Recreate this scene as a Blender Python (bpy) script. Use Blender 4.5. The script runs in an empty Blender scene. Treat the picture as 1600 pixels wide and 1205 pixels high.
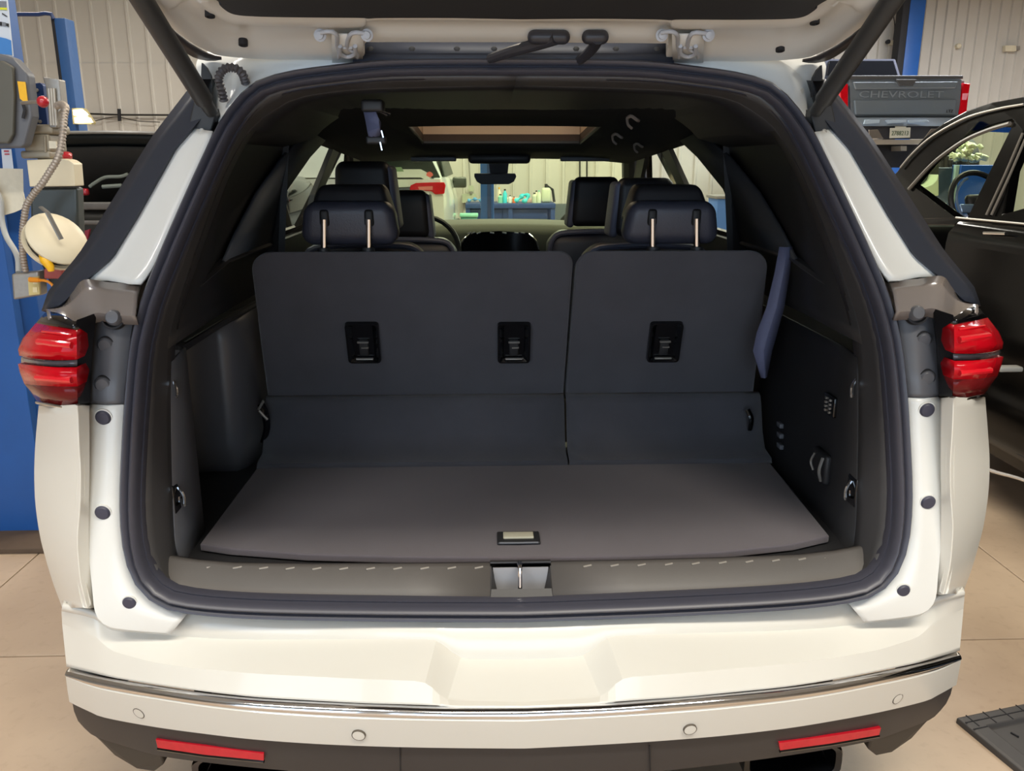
import bpy, bmesh, random
from math import *
from mathutils import Vector as V, Matrix, Euler
random.seed(7)
scene = bpy.context.scene
col = scene.collection

# ------------------------------------------------------------------ camera
FPX, CX, CY = 1300.0, 800.0, 602.5
CAM = V((-0.07, 0.0, 1.58)); PIT = radians(15.0); YAW = radians(1.8)
FW = V((sin(YAW)*cos(PIT), cos(YAW)*cos(PIT), -sin(PIT)))
RT = V((cos(YAW), -sin(YAW), 0.0)); UP = RT.cross(FW)
cd = bpy.data.cameras.new('camera'); cam = bpy.data.objects.new('camera', cd); col.objects.link(cam)
cam.location = CAM; cam.rotation_euler = (pi/2-PIT, 0, -YAW)
cd.sensor_fit = 'HORIZONTAL'; cd.sensor_width = 36.0; cd.lens = FPX/1600*36.0
cd.clip_start = 0.02; cd.clip_end = 200
scene.camera = cam
# ------------------------------------------------------------------ light
scene.view_settings.view_transform = 'Standard'; scene.view_settings.look = 'None'
scene.view_settings.exposure = 0.0; scene.view_settings.gamma = 1.0; scene.view_settings.use_curve_mapping = False
w = bpy.data.worlds.new('daylight'); scene.world = w; w.use_nodes = True
bg = w.node_tree.nodes['Background']; bg.inputs[0].default_value = (0.64, 0.81, 1.0, 1); bg.inputs[1].default_value = 3.3
def area(loc, rot, sx, sy, power, colr):
    l = bpy.data.lights.new('unseen_hall_lamp', 'AREA'); l.shape = 'RECTANGLE'; l.size = sx; l.size_y = sy
    l.energy = power; l.color = colr
    o = bpy.data.objects.new('unseen_hall_lamp', l); col.objects.link(o); o.location = loc; o.rotation_euler = rot; return o
WARM = (1.0, 0.88, 0.72); NEUT = (1.0, 0.95, 0.88)
area((1.0, -1.0, 4.7), (0, 0, 0), 3.0, 0.4, 250, (1.0, 0.93, 0.80))          # lamp row above the bay behind the car
area((-2.4, -1.2, 4.7), (0, 0, 0), 2.4, 0.4, 130, NEUT)
area((0.0, 4.6, 4.7), (0, 0, 0), 2.4, 0.4, 120, WARM)  # unseen lamp added over the car to light the sunroof walls
area((-3.6, 5.5, 4.7), (0, 0, 0), 0.5, 3.0, 110, NEUT)
area((3.6, 6.5, 4.7), (0, 0, 0), 0.5, 3.0, 110, NEUT)
area((-5.0, 11.0, 4.7), (0, 0, 0), 3.0, 0.6, 150, NEUT)
area((0.5, 11.5, 4.7), (0, 0, 0), 3.0, 0.6, 420, (1.0, 0.97, 0.86))
area((7.5, 12.5, 4.9), (0, 0, 0), 4.0, 0.6, 950, (0.93, 0.96, 1.0))

# ------------------------------------------------------------------ rays (pixel + known depth/plane -> point)
def ray(u, v): return FW + RT*((u-CX)/FPX) - UP*((v-CY)/FPX)
def aY(u, v, Y): d = ray(u, v); return CAM + d*(Y/d.y)
def aX(u, v, x): d = ray(u, v); return CAM + d*((x-CAM.x)/d.x)
def aZ(u, v, z): d = ray(u, v); return CAM + d*((z-CAM.z)/d.z)
def aF(u, v, f):
    Y = 1.7
    for i in range(25):
        p = aY(u, v, Y); Y = 0.5*Y+0.5*f(p.x, p.z)
    return aY(u, v, Y)
def mir(p): return V((-p[0], p[1], p[2]))
def interp(t, ks):
    if t <= ks[0][0]: return ks[0][1]
    for (a, fa), (b, fb) in zip(ks, ks[1:]):
        if t <= b: return fa+(fb-fa)*(t-a)/(b-a)
    return ks[-1][1]

# ------------------------------------------------------------------ materials
def srgb(c):
    return tuple(((x/255)/12.92 if x/255 <= 0.04045 else ((x/255+0.055)/1.055)**2.4) for x in c)
MAT = {}
def mat(name, rgb, rough=0.5, metal=0.0, coat=0.0, noise=0.0, nscale=20.0, bump=0.0, bscale=200.0, emis=None, estr=0.0, spec=0.5, sheen=0.0):
    if name in MAT: return MAT[name]
    m = bpy.data.materials.new(name); m.use_nodes = True; nt = m.node_tree; b = nt.nodes['Principled BSDF']
    c = srgb(rgb)+(1,)
    b.inputs['Base Color'].default_value = c; b.inputs['Roughness'].default_value = rough
    b.inputs['Metallic'].default_value = metal; b.inputs['Coat Weight'].default_value = coat
    b.inputs['Coat Roughness'].default_value = 0.05; b.inputs['Specular IOR Level'].default_value = spec
    if sheen: b.inputs['Sheen Weight'].default_value = sheen
    tc = nt.nodes.new('ShaderNodeTexCoord')
    if noise > 0:
        n = nt.nodes.new('ShaderNodeTexNoise'); n.inputs['Scale'].default_value = nscale; n.inputs['Detail'].default_value = 5
        nt.links.new(tc.outputs['Object'], n.inputs['Vector'])
        mx = nt.nodes.new('ShaderNodeMix'); mx.data_type = 'RGBA'
        mx.inputs[6].default_value = tuple(x*(1-noise) for x in c[:3])+(1,)
        mx.inputs[7].default_value = tuple(min(1, x*(1+noise)) for x in c[:3])+(1,)
        nt.links.new(n.outputs['Fac'], mx.inputs[0]); nt.links.new(mx.outputs[2], b.inputs['Base Color'])
    if bump > 0:
        n2 = nt.nodes.new('ShaderNodeTexNoise'); n2.inputs['Scale'].default_value = bscale
        nt.links.new(tc.outputs['Object'], n2.inputs['Vector'])
        bp = nt.nodes.new('ShaderNodeBump'); bp.inputs['Strength'].default_value = bump; bp.inputs['Distance'].default_value = 0.002
        nt.links.new(n2.outputs['Fac'], bp.inputs['Height']); nt.links.new(bp.outputs['Normal'], b.inputs['Normal'])
    if emis:
        b.inputs['Emission Color'].default_value = srgb(emis)+(1,); b.inputs['Emission Strength'].default_value = estr
    MAT[name] = m; return m
def glass(name, rgb, refl=0.06):
    m = bpy.data.materials.new(name); m.use_nodes = True; nt = m.node_tree
    for n in list(nt.nodes):
        if n.type != 'OUTPUT_MATERIAL': nt.nodes.remove(n)
    out = [n for n in nt.nodes if n.type == 'OUTPUT_MATERIAL'][0]
    t = nt.nodes.new('ShaderNodeBsdfTransparent'); t.inputs[0].default_value = srgb(rgb)+(1,)
    g = nt.nodes.new('ShaderNodeBsdfGlossy'); g.inputs['Roughness'].default_value = 0.03
    mx = nt.nodes.new('ShaderNodeMixShader'); mx.inputs[0].default_value = refl
    nt.links.new(t.outputs[0], mx.inputs[1]); nt.links.new(g.outputs[0], mx.inputs[2]); nt.links.new(mx.outputs[0], out.inputs[0])
    return m
WHITE = mat('pearl_white_paint', (218, 215, 206), 0.32, coat=0.6, noise=0.015, nscale=6)
JAMB = mat('white_jamb_paint', (222, 222, 218), 0.38, coat=0.4, noise=0.015, nscale=6)
BLKP = mat('grained_black_plastic', (74, 73, 74), 0.5, noise=0.05, nscale=30, bump=0.12, bscale=600)
TRIM = mat('soft_black_trim', (60, 60, 62), 0.55, noise=0.05, nscale=25, bump=0.1, bscale=700)
DARK = mat('dark_interior_plastic', (38, 38, 40), 0.5, noise=0.06, nscale=20, bump=0.1, bscale=500)
GREYJ = mat('grey_jamb_plastic', (92, 93, 98), 0.36, noise=0.03, nscale=20)
RUB = mat('black_rubber', (52, 52, 58), 0.42, noise=0.05, nscale=60)
SEAL = mat('seal_rubber', (66, 66, 76), 0.38, noise=0.04, nscale=60)
GLOSSB = mat('gloss_black', (12, 13, 16), 0.1, coat=0.2)
DGLASS = mat('privacy_glass', (46, 50, 60), 0.3, spec=0.3)
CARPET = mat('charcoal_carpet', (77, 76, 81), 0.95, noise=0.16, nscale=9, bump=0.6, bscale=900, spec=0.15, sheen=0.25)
HEADL = mat('black_headliner', (34, 34, 35), 0.95, noise=0.08, nscale=80, spec=0.2)
LEATH = mat('navy_black_leather', (52, 54, 66), 0.45, noise=0.06, nscale=30, bump=0.25, bscale=260)
LEATH2 = mat('grey_seat_wing', (88, 92, 112), 0.5, noise=0.05, nscale=30, bump=0.2, bscale=260)
CHROME = mat('chrome', (230, 230, 232), 0.08, metal=1.0)
DCHROME = mat('dark_chrome', (90, 88, 92), 0.12, metal=1.0)
REDL = mat('red_lamp_lens', (196, 12, 28), 0.13, spec=0.22, noise=0.25, nscale=25)
REDD = mat('dark_red_lens', (104, 24, 26), 0.13, spec=0.22, noise=0.2, nscale=25)
REFL = mat('red_reflector', (190, 22, 40), 0.2, coat=0.6, noise=0.2, nscale=60)
CLEARL = mat('smoked_lens', (120, 112, 112), 0.1, coat=1.0, noise=0.3, nscale=40)
BLUEP = mat('lift_blue_paint', (28, 84, 156), 0.42, noise=0.12, nscale=6)
DBLUE = mat('dark_blue_paint', (28, 56, 108), 0.45, noise=0.12, nscale=6)
GREYM = mat('grey_moulded_plastic', (96, 98, 104), 0.5, noise=0.04, nscale=15)
STEEL = mat('galvanised_steel', (160, 156, 150), 0.4, metal=0.6, noise=0.15, nscale=60)
BEIGE = mat('ivory_plastic', (214, 204, 178), 0.45, noise=0.08, nscale=12)
PAPER = mat('paper', (214, 208, 190), 0.8, noise=0.1, nscale=50)
YEL = mat('yellow_plastic', (235, 180, 24), 0.45, noise=0.1, nscale=40)
ORA = mat('orange_plastic', (238, 150, 32), 0.5)
REDP = mat('red_plastic', (176, 30, 44), 0.3, coat=0.4)
INK = mat('black_ink', (30, 30, 34), 0.7)
BLACKP = mat('black_car_paint', (5, 5, 5), 0.14, spec=0.14)
GREYT = mat('slate_grey_paint', (112, 124, 136), 0.3, metal=0.25, coat=0.6, noise=0.03, nscale=5)
OILY = mat('dark_metal', (46, 46, 44), 0.5, metal=0.3, noise=0.3, nscale=18)
TYRE = mat('tyre_rubber', (30, 30, 31), 0.8, noise=0.1, nscale=40)
WIND = glass('green_tinted_glass', (238, 244, 226), 0.02)
SIDEG = glass('grey_tinted_glass', (232, 236, 230), 0.03)
PRIV = glass('smoked_roof_glass', (222, 214, 200), 0.03)

# ------------------------------------------------------------------ mesh builder
class MB:
    def __init__(s): s.bm = bmesh.new()
    def loft(s, rows, closed=False, flip=False):
        R = [[s.bm.verts.new(p) for p in r] for r in rows]
        for a, b in zip(R, R[1:]):
            n = len(a)
            for i in range(n if closed else n-1):
                j = (i+1) % n; f = [a[i], a[j], b[j], b[i]]
                if flip: f.reverse()
                try: s.bm.faces.new(f)
                except ValueError: pass
        return R
    def face(s, pts):
        vs = [s.bm.verts.new(p) for p in pts]
        try: s.bm.faces.new(vs)
        except ValueError: pass
        return s
    def fill(s, loops, thick=None, n=None):
        """planar-ish polygon with holes; optional extrusion by the vector thick"""
        vl = []; es = []
        for lp in loops:
            vs = [s.bm.verts.new(p) for p in lp]; vl += vs
            for i in range(len(vs)): es.append(s.bm.edges.new((vs[i], vs[(i+1) % len(vs)])))
        r = bmesh.ops.triangle_fill(s.bm, use_beauty=True, use_dissolve=False, edges=es)
        fs = [g for g in r['geom'] if isinstance(g, bmesh.types.BMFace)]
        if thick is not None:
            e = bmesh.ops.extrude_face_region(s.bm, geom=fs)
            nv = [g for g in e['geom'] if isinstance(g, bmesh.types.BMVert)]
            bmesh.ops.translate(s.bm, verts=nv, vec=V(thick))
        return s
    def box(s, c, d, rot=None, bev=0.0, seg=3, fn=None):
        t = bmesh.new(); bmesh.ops.create_cube(t, size=1.0)
        for v in t.verts: v.co = V((v.co.x*d[0], v.co.y*d[1], v.co.z*d[2]))
        if bev > 0: bmesh.ops.bevel(t, geom=list(t.edges), offset=bev, segments=seg, profile=0.5, affect='EDGES')
        if fn:
            for v in t.verts: v.co = V(fn(v.co))
        M = Matrix.Translation(V(c))
        if rot: M = M @ Euler(rot).to_matrix().to_4x4()
        for v in t.verts: v.co = M @ v.co
        me = bpy.data.meshes.new('t'); t.to_mesh(me); t.free(); s.bm.from_mesh(me); bpy.data.meshes.remove(me); return s
    def tube(s, pts, r, n=10, cap=True, closed=False, flat=None):
        pts = [V(p) for p in pts]; N = len(pts); rows = []; prev = None
        for i, p in enumerate(pts):
            a = pts[i-1] if (i > 0 or closed) else p; b = pts[(i+1) % N] if (i < N-1 or closed) else p
            t = (b-a).normalized()
            if prev is None:
                ref = V((0, 0, 1)) if abs(t.z) < 0.9 else V((0, 1, 0)); nn = t.cross(ref).normalized()
            else: nn = (prev-t*prev.dot(t)).normalized()
            prev = nn; bb = t.cross(nn); rr = r[i] if isinstance(r, (list, tuple)) else r
            k = flat or 1.0
            rows.append([p+nn*(cos(2*pi*j/n)*rr)+bb*(sin(2*pi*j/n)*rr*k) for j in range(n)])
        if closed: rows.append(rows[0])
        R = s.loft(rows, closed=True)
        if cap and not closed:
            for q in (R[0], R[-1]):
                try: s.bm.faces.new(q)
                except ValueError: pass
        return s
    def cyl(s, a, b, r, n=16, r2=None): return s.tube([a, b], [r, r if r2 is None else r2], n)
    def lathe(s, c, axis, prof, n=24):
        """prof: (radius, distance along axis)"""
        c = V(c); ax = V(axis).normalized(); ref = V((0, 0, 1)) if abs(ax.z) < 0.9 else V((0, 1, 0))
        a = ax.cross(ref).normalized(); b = ax.cross(a)
        R = s.loft([[c+ax*h+a*(cos(2*pi*j/n)*r)+b*(sin(2*pi*j/n)*r) for j in range(n)] for r, h in prof], closed=True)
        for q in (R[0], R[-1]):
            try: s.bm.faces.new(q)
            except ValueError: pass
        return s
    def build(s, name, m, parent=None, smooth=True, ang=35, solid=0.0, off=-1, bev=0.0, sub=0):
        bm = s.bm; bmesh.ops.remove_doubles(bm, verts=bm.verts, dist=0.00005)
        bmesh.ops.recalc_face_normals(bm, faces=bm.faces)
        if smooth:
            for f in bm.faces: f.smooth = True
            for e in bm.edges:
                if len(e.link_faces) == 2 and e.calc_face_angle(0) > radians(ang): e.smooth = False
        me = bpy.data.meshes.new(name); bm.to_mesh(me); bm.free(); me.materials.append(m)
        o = bpy.data.objects.new(name, me); col.objects.link(o)
        if bev: q = o.modifiers.new('bevel', 'BEVEL'); q.width = bev; q.segments = 3; q.limit_method = 'ANGLE'
        if sub: q = o.modifiers.new('sub', 'SUBSURF'); q.levels = sub; q.render_levels = sub
        if solid: q = o.modifiers.new('solid', 'SOLIDIFY'); q.thickness = solid; q.offset = off
        if parent is not None:
            o.parent = parent
            if parent.type == 'EMPTY': o.matrix_parent_inverse = (Matrix.Translation(parent.location) @ parent.rotation_euler.to_matrix().to_4x4()).inverted()
        return o
def rs(pts, n, smooth=True):
    pts = [V(p) for p in pts]
    if smooth and len(pts) > 2:
        q = []
        P = [pts[0]*2-pts[1]]+pts+[pts[-1]*2-pts[-2]]
        for i in range(1, len(P)-2):
            for k in range(8):
                t = k/8; a, b, c, d = P[i-1:i+3]
                q.append(0.5*((2*b)+(c-a)*t+(2*a-5*b+4*c-d)*t*t+(3*b-a-3*c+d)*t**3))
        q.append(pts[-1]); pts = q
    L = [0]
    for a, b in zip(pts, pts[1:]): L.append(L[-1]+(b-a).length)
    out = []; j = 0
    for i in range(n):
        t = L[-1]*i/(n-1)
        while j < len(L)-2 and L[j+1] < t: j += 1
        k = (t-L[j])/max(1e-9, L[j+1]-L[j]); out.append(pts[j].lerp(pts[j+1], min(1, max(0, k))))
    return out
def tag(o, label, cat, group=None, kind=None):
    if label: o['label'] = label
    if cat: o['category'] = cat
    if group: o['group'] = group
    if kind: o['kind'] = kind
    return o
def thing(name, loc, label, cat, group=None, rz=0):
    o = bpy.data.objects.new(name, None); col.objects.link(o); o.location = loc; o.rotation_euler = (0, 0, rz); o.empty_display_size = 0.1
    return tag(o, label, cat, group)
def struct(name, mb, m, **k):
    o = mb.build(name, m, None, **k); o['kind'] = 'structure'; return o
def txt(body, size, M, m, name, parent, ext=0.004, sx=1.0):
    c = bpy.data.curves.new('t', 'FONT'); c.body = body; c.size = size; c.extrude = ext; c.align_x = 'CENTER'; c.align_y = 'CENTER'
    c.resolution_u = 2
    o = bpy.data.objects.new('t', c); col.objects.link(o); dg = bpy.context.evaluated_depsgraph_get()
    me = bpy.data.meshes.new_from_object(o.evaluated_get(dg)); bpy.data.objects.remove(o)
    for v in me.vertices: v.co = M @ V((v.co.x*sx, v.co.y, v.co.z))
    mb = MB(); mb.bm.from_mesh(me); return mb.build(name, m, parent, smooth=False)

# ================================================================== SETTING
cm = bpy.data.materials.new('polished_concrete'); cm.use_nodes = True; nt = cm.node_tree; b = nt.nodes['Principled BSDF']
tc = nt.nodes.new('ShaderNodeTexCoord'); n1 = nt.nodes.new('ShaderNodeTexNoise'); n1.inputs['Scale'].default_value = 1.6; n1.inputs['Detail'].default_value = 8
n2 = nt.nodes.new('ShaderNodeTexNoise'); n2.inputs['Scale'].default_value = 30; n2.inputs['Detail'].default_value = 6
r1 = nt.nodes.new('ShaderNodeValToRGB'); r1.color_ramp.elements[0].position = 0.3; r1.color_ramp.elements[0].color = srgb((170, 149, 128))+(1,)
r1.color_ramp.elements[1].position = 0.72; r1.color_ramp.elements[1].color = srgb((205, 184, 160))+(1,)
r2 = nt.nodes.new('ShaderNodeValToRGB'); r2.color_ramp.elements[0].position = 0.28; r2.color_ramp.elements[0].color = (0.55, 0.5, 0.45, 1)
r2.color_ramp.elements[1].position = 0.45; r2.color_ramp.elements[1].color = (1, 1, 1, 1)
mx = nt.nodes.new('ShaderNodeMix'); mx.data_type = 'RGBA'; mx.blend_type = 'MULTIPLY'; mx.inputs[0].default_value = 0.18
for n in (n1, n2): nt.links.new(tc.outputs['Object'], n.inputs['Vector'])
nt.links.new(n1.outputs['Fac'], r1.inputs[0]); nt.links.new(n2.outputs['Fac'], r2.inputs[0])
nt.links.new(r1.outputs[0], mx.inputs[6]); nt.links.new(r2.outputs[0], mx.inputs[7]); nt.links.new(mx.outputs[2], b.inputs['Base Color'])
b.inputs['Roughness'].default_value = 0.42
# floor slabs with real joints
xs = [-12, -1.95, 2.02, 6.0, 16]; ys = [-6, -1.5, 2.48, 6.5, 10.5, 14.7, 18.8]; G = 0.006
mb = MB()
for x0, x1 in zip(xs, xs[1:]):
    for y0, y1 in zip(ys, ys[1:]):
        mb.box(((x0+x1)/2, (y0+y1)/2, -0.06), (x1-x0-G, y1-y0-G, 0.12))
fl = struct('floor', mb, cm, smooth=False, bev=0.003)
struct('floor_base', MB().box((2, 6.4, -0.16), (28, 25.0, 0.08)), mat('joint_filler', (50, 44, 38), 0.9), smooth=False).name = 'trim_1'
WALLM = mat('ribbed_steel_liner', (196, 191, 182), 0.5, noise=0.05, nscale=3)
def ribs(x0, x1, step, Y, z0, z1, dp=0.022):
    P = []; x = x0
    while x < x1:
        for dx, dy in ((0, 0), (step-0.07, 0), (step-0.055, -dp), (step-0.02, -dp), (step-0.005, 0)):
            P.append((min(x+dx, x1), Y+dy))
        x += step
    m = MB(); m.loft([[(a, c, z0) for a, c in P], [(a, c, z1) for a, c in P]])
    return m
WY = 15.0; WR = 18.6; XS = 4.4
def joinm(*ms):
    a = ms[0]
    for k in ms[1:]:
        me = bpy.data.meshes.new('t'); k.bm.to_mesh(me); a.bm.from_mesh(me); bpy.data.meshes.remove(me)
    return a
m = ribs(-12, XS, 0.29, WY, 0, 3.18); m.loft([[(-12, WY, 3.18), (XS, WY, 3.18)], [(-12, WY+0.02, 3.18), (XS, WY+0.02, 3.18)]])
struct('wall_back', joinm(m, ribs(-12, XS, 0.29, WY+0.02, 3.18, 5.0)), WALLM, smooth=False, solid=0.05, off=1)
struct('wall_back_right', ribs(XS, 16, 0.23, WR, 0, 5.0, 0.05), WALLM, smooth=False, solid=0.05, off=1)
struct('wall_return', MB().box((XS+0.03, (WY+WR)/2+0.05, 2.5), (0.06, WR-WY-0.1, 5)), WALLM, smooth=False)
mb = MB(); mb.fill([[V((x, -6, z)) for x, z in ((-12, 0), (-6.8, 0), (-6.8, 3.7), (-2.7, 3.7), (-2.7, 0), (-1.9, 0), (-1.9, 3.7), (2.2, 3.7), (2.2, 0), (16, 0), (16, 5), (-12, 5))]], thick=(0, -0.2, 0)); struct('wall_front_unseen', mb, WALLM, smooth=False)  # unseen wall added for contrast in reflections; right bay closed to dim that side
struct('trim_2', MB().box((1.9, WY-0.03, 0.44), (2.6, 0.05, 0.88)), mat('grey_wainscot', (96, 104, 108), 0.6, noise=0.05))
struct('wall_left', MB().box((-12.05, 6.4, 2.5), (0.1, 24.8, 5)), WALLM, smooth=False)
struct('wall_right', MB().box((16.05, 6.4, 2.5), (0.1, 24.8, 5)), WALLM, smooth=False)
struct('ceiling', MB().box((2, 6.4, 5.05), (28.2, 25.0, 0.1)), mat('white_ceiling', (190, 188, 182), 0.8), smooth=False)

# ================================================================== WHITE SUV WITH OPEN TAILGATE
car = thing('white_suv', (0, 3.6, 0), 'white three row SUV seen from behind with its tailgate open above the empty cargo area', 'car')
def gop(z): return interp(z, [(0.3, 1.52), (0.66, 1.555), (0.75, 1.575), (0.95, 1.60), (1.15, 1.625), (1.35, 1.70), (1.6, 1.84), (1.8, 1.95), (2.0, 2.05)])
OPEN = [(790, 95), (700, 95), (600, 97), (520, 105), (450, 115), (400, 131), (370, 160), (345, 195), (310, 268), (280, 335), (250, 405), (225, 470), (208, 540), (200, 620), (195, 700), (192, 790), (198, 860), (215, 908), (245, 938), (290, 953), (400, 962), (600, 966), (800, 967)]
half = rs([aF(u, v, lambda x, z: gop(z)) for u, v in OPEN], 60); half[0].x = 0; half[-1].x = 0
ring = half+[mir(p) for p in reversed(half[1:-1])]
NR = len(ring)
def inward(R, i):
    t = (R[(i+1) % NR]-R[i-1]).normalized(); n = t.cross(V((0, 1, 0))).normalized()
    c = V((0, 1.75, 1.2))
    return n if (c-R[i]).dot(n) > 0 else -n
NI = [inward(ring, i) for i in range(NR)]
def prof_ring(prof): return [[ring[i]+NI[i]*d+V((0, dy, 0)) for i in range(NR)] for d, dy in prof]
mb = MB(); mb.loft(prof_ring([(-0.004, 0.02), (-0.004, -0.008), (0.0, -0.014), (0.007, -0.012), (0.011, -0.003), (0.014, -0.004), (0.017, -0.018), (0.022, -0.022), (0.028, -0.018), (0.031, -0.004), (0.032, 0.006), (0.036, 0.004), (0.038, 0.012), (0.036, 0.03)]), closed=True)
mb.build('weatherstrip', SEAL, car, ang=60)['label'] = 'black rubber seal around the tailgate opening'

# inner trim of the opening (sides and top)
INN = [(790, 131), (668, 133), (543, 138), (465, 150), (425, 170), (387, 202), (350, 265), (320, 340), (292, 420), (267, 500), (257, 560), (256, 650), (258, 750), (262, 850), (272, 905), (282, 925)]
ini = rs([aF(u, v, lambda x, z: gop(z)+0.10) for u, v in INN], 48)
ini[0].x = 0
kk = aF(262, 945, lambda x, z: gop(z)); ie = min(range(60), key=lambda i: (half[i]-kk).length)
ro = rs(half[:ie+1], 48)
ro = [p+inward_n*0.034+V((0, 0.01, 0)) for p, inward_n in zip(ro, [(V((0, 1.75, 1.2))-p).normalized() for p in ro])]
for s in (-1, 1):
    A = [V((p.x*(-s) if s == 1 else p.x, p.y, p.z)) for p in ro]; B = [V((-q.x if s == 1 else q.x, q.y, q.z)) for q in ini]
    mb = MB(); mid = [a.lerp(c, 0.5)+V((0, -0.012, 0)) for a, c in zip(A, B)]
    q1 = [a.lerp(c, 0.85)+V((0, -0.006, 0)) for a, c in zip(A, B)]
    B2 = [c+V((0, 0.05, 0)) for c in B]
    mb.loft([A, mid, q1, B, B2]); mb.build('pillar_trim', BLKP, car, ang=50, solid=0.008, off=0)

# headliner, sunroof
def hz(Y): return 1.775-0.070*(Y-2.05)
hx = lambda Y, t: t*interp(Y, [(2.05, 0.66), (2.6, 0.68), (4.3, 0.62)])
OX, OY0, OY1 = 0.33, 2.95, 3.62
def hpt(x, Y): return V((x, Y, hz(Y)-0.03*(abs(x)/0.7)**3))
hole = [hpt(-OX, OY0), hpt(OX, OY0), hpt(OX, OY1), hpt(-OX, OY1)]
def strips(pt, half, ys_all, y0, y1, ox):
    mb = MB()
    n = 6
    for a, c in zip(ys_all, ys_all[1:]):
        segs = [(-1, 0), (1, 0)] if (a >= y0-1e-6 and c <= y1+1e-6) else [(0, 0)]
        for sg, _ in segs:
            rows = []
            for y in (a, c):
                h = half(y)
                xs_ = [-h+(h-ox)*k/n for k in range(n+1)] if sg == -1 else [ox+(h-ox)*k/n for k in range(n+1)] if sg == 1 else [-h+(h-ox)*k/n for k in range(n+1)]+[-ox+2*ox*k/n for k in range(1, n)]+[ox+(h-ox)*k/n for k in range(n+1)]
                rows.append([pt(x, y) for x in xs_])
            mb.loft(rows)
    return mb
mb = strips(hpt, lambda y: interp(y, [(2.06, 0.66), (2.6, 0.70), (3.3, 0.70), (4.38, 0.66)]), [2.06, 2.3, 2.6, OY0, 3.3, OY1, 4.0, 4.38], OY0, OY1, OX)
hl = mb.build('headliner', HEADL, car, ang=60, solid=0.012)
for z0, z1, nm, mm_ in ((0, 0.032, 'sunroof_shaded_lining', mat('shaded_brown_lining', (70, 56, 48), 0.8)), (0.032, 0.1, 'sunroof_surround', mat('lit_tan_lining', (206, 182, 158), 0.8))):  # one lining in two tones: shade painted below, light painted above
    mb = MB()
    for a, c in zip(hole, hole[1:]+hole[:1]): mb.face([a+V((0, 0, z0)), c+V((0, 0, z0)), c+V((0, 0, z1)), a+V((0, 0, z1))])
    mb.build(nm, mm_, car, smooth=False, solid=0.006)
mb = MB(); mb.box((0, (OY0+OY1)/2, hz(3.3)+0.075), (0.66, 0.66, 0.006)); mb.build('sunroof_glass', PRIV, car)
mb = MB(); mb.tube([hole[0], hole[1], hole[2], hole[3]], 0.009, 6, closed=True); mb.build('sunroof_rim', DARK, car)
LED = mat('cool_reading_light', (235, 235, 255), 0.4, emis=(230, 230, 255), estr=6)
for u in (763, 806):
    p = aY(u, 188, 2.62); z = hz(2.62)-0.004
    MB().lathe((p.x, 2.62, z), (0, 0, 1), [(0.02, -0.006), (0.024, 0), (0.024, 0.006)]).build('reading_lamp', LED, car)
# console pods at windshield top, visors
MB().box((0.0, 4.25, 1.6), (0.30, 0.24, 0.05), bev=0.02).build('overhead_console', DARK, car)
for x in (-0.32, 0.42): MB().box((x, 4.22, 1.597), (0.22 if x < 0 else 0.24, 0.04, 0.022), bev=0.006).build('sun_visor', GREYM, car)
# outer roof, A-pillar loft
RS = [(1.99, 1.805, 0.66), (2.1, 1.85, 0.70), (2.5, 1.875, 0.73), (3.4, 1.86, 0.73), (4.1, 1.79, 0.70), (4.4, 1.70, 0.67)]
def roofpt(Y, t):
    for (a, za, xa), (c, zc, xc) in zip(RS, RS[1:]):
        if Y <= c+1e-6:
            k = (Y-a)/(c-a); z = za+(zc-za)*k; x = xa+(xc-xa)*k; break
    return V((t*x, Y, z-0.055*abs(t)**4-0.012*t*t))
def rpt(x, y):
    h = roofpt(y, 1).x; return roofpt(y, x/h)
mb = strips(rpt, lambda y: roofpt(y, 1).x, [1.99, 2.1, 2.3, 2.5, OY0, 3.3, OY1, 4.1, 4.4], OY0, OY1, OX); mb.build('roof_panel', WHITE, car, ang=50, solid=0.02)

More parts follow.
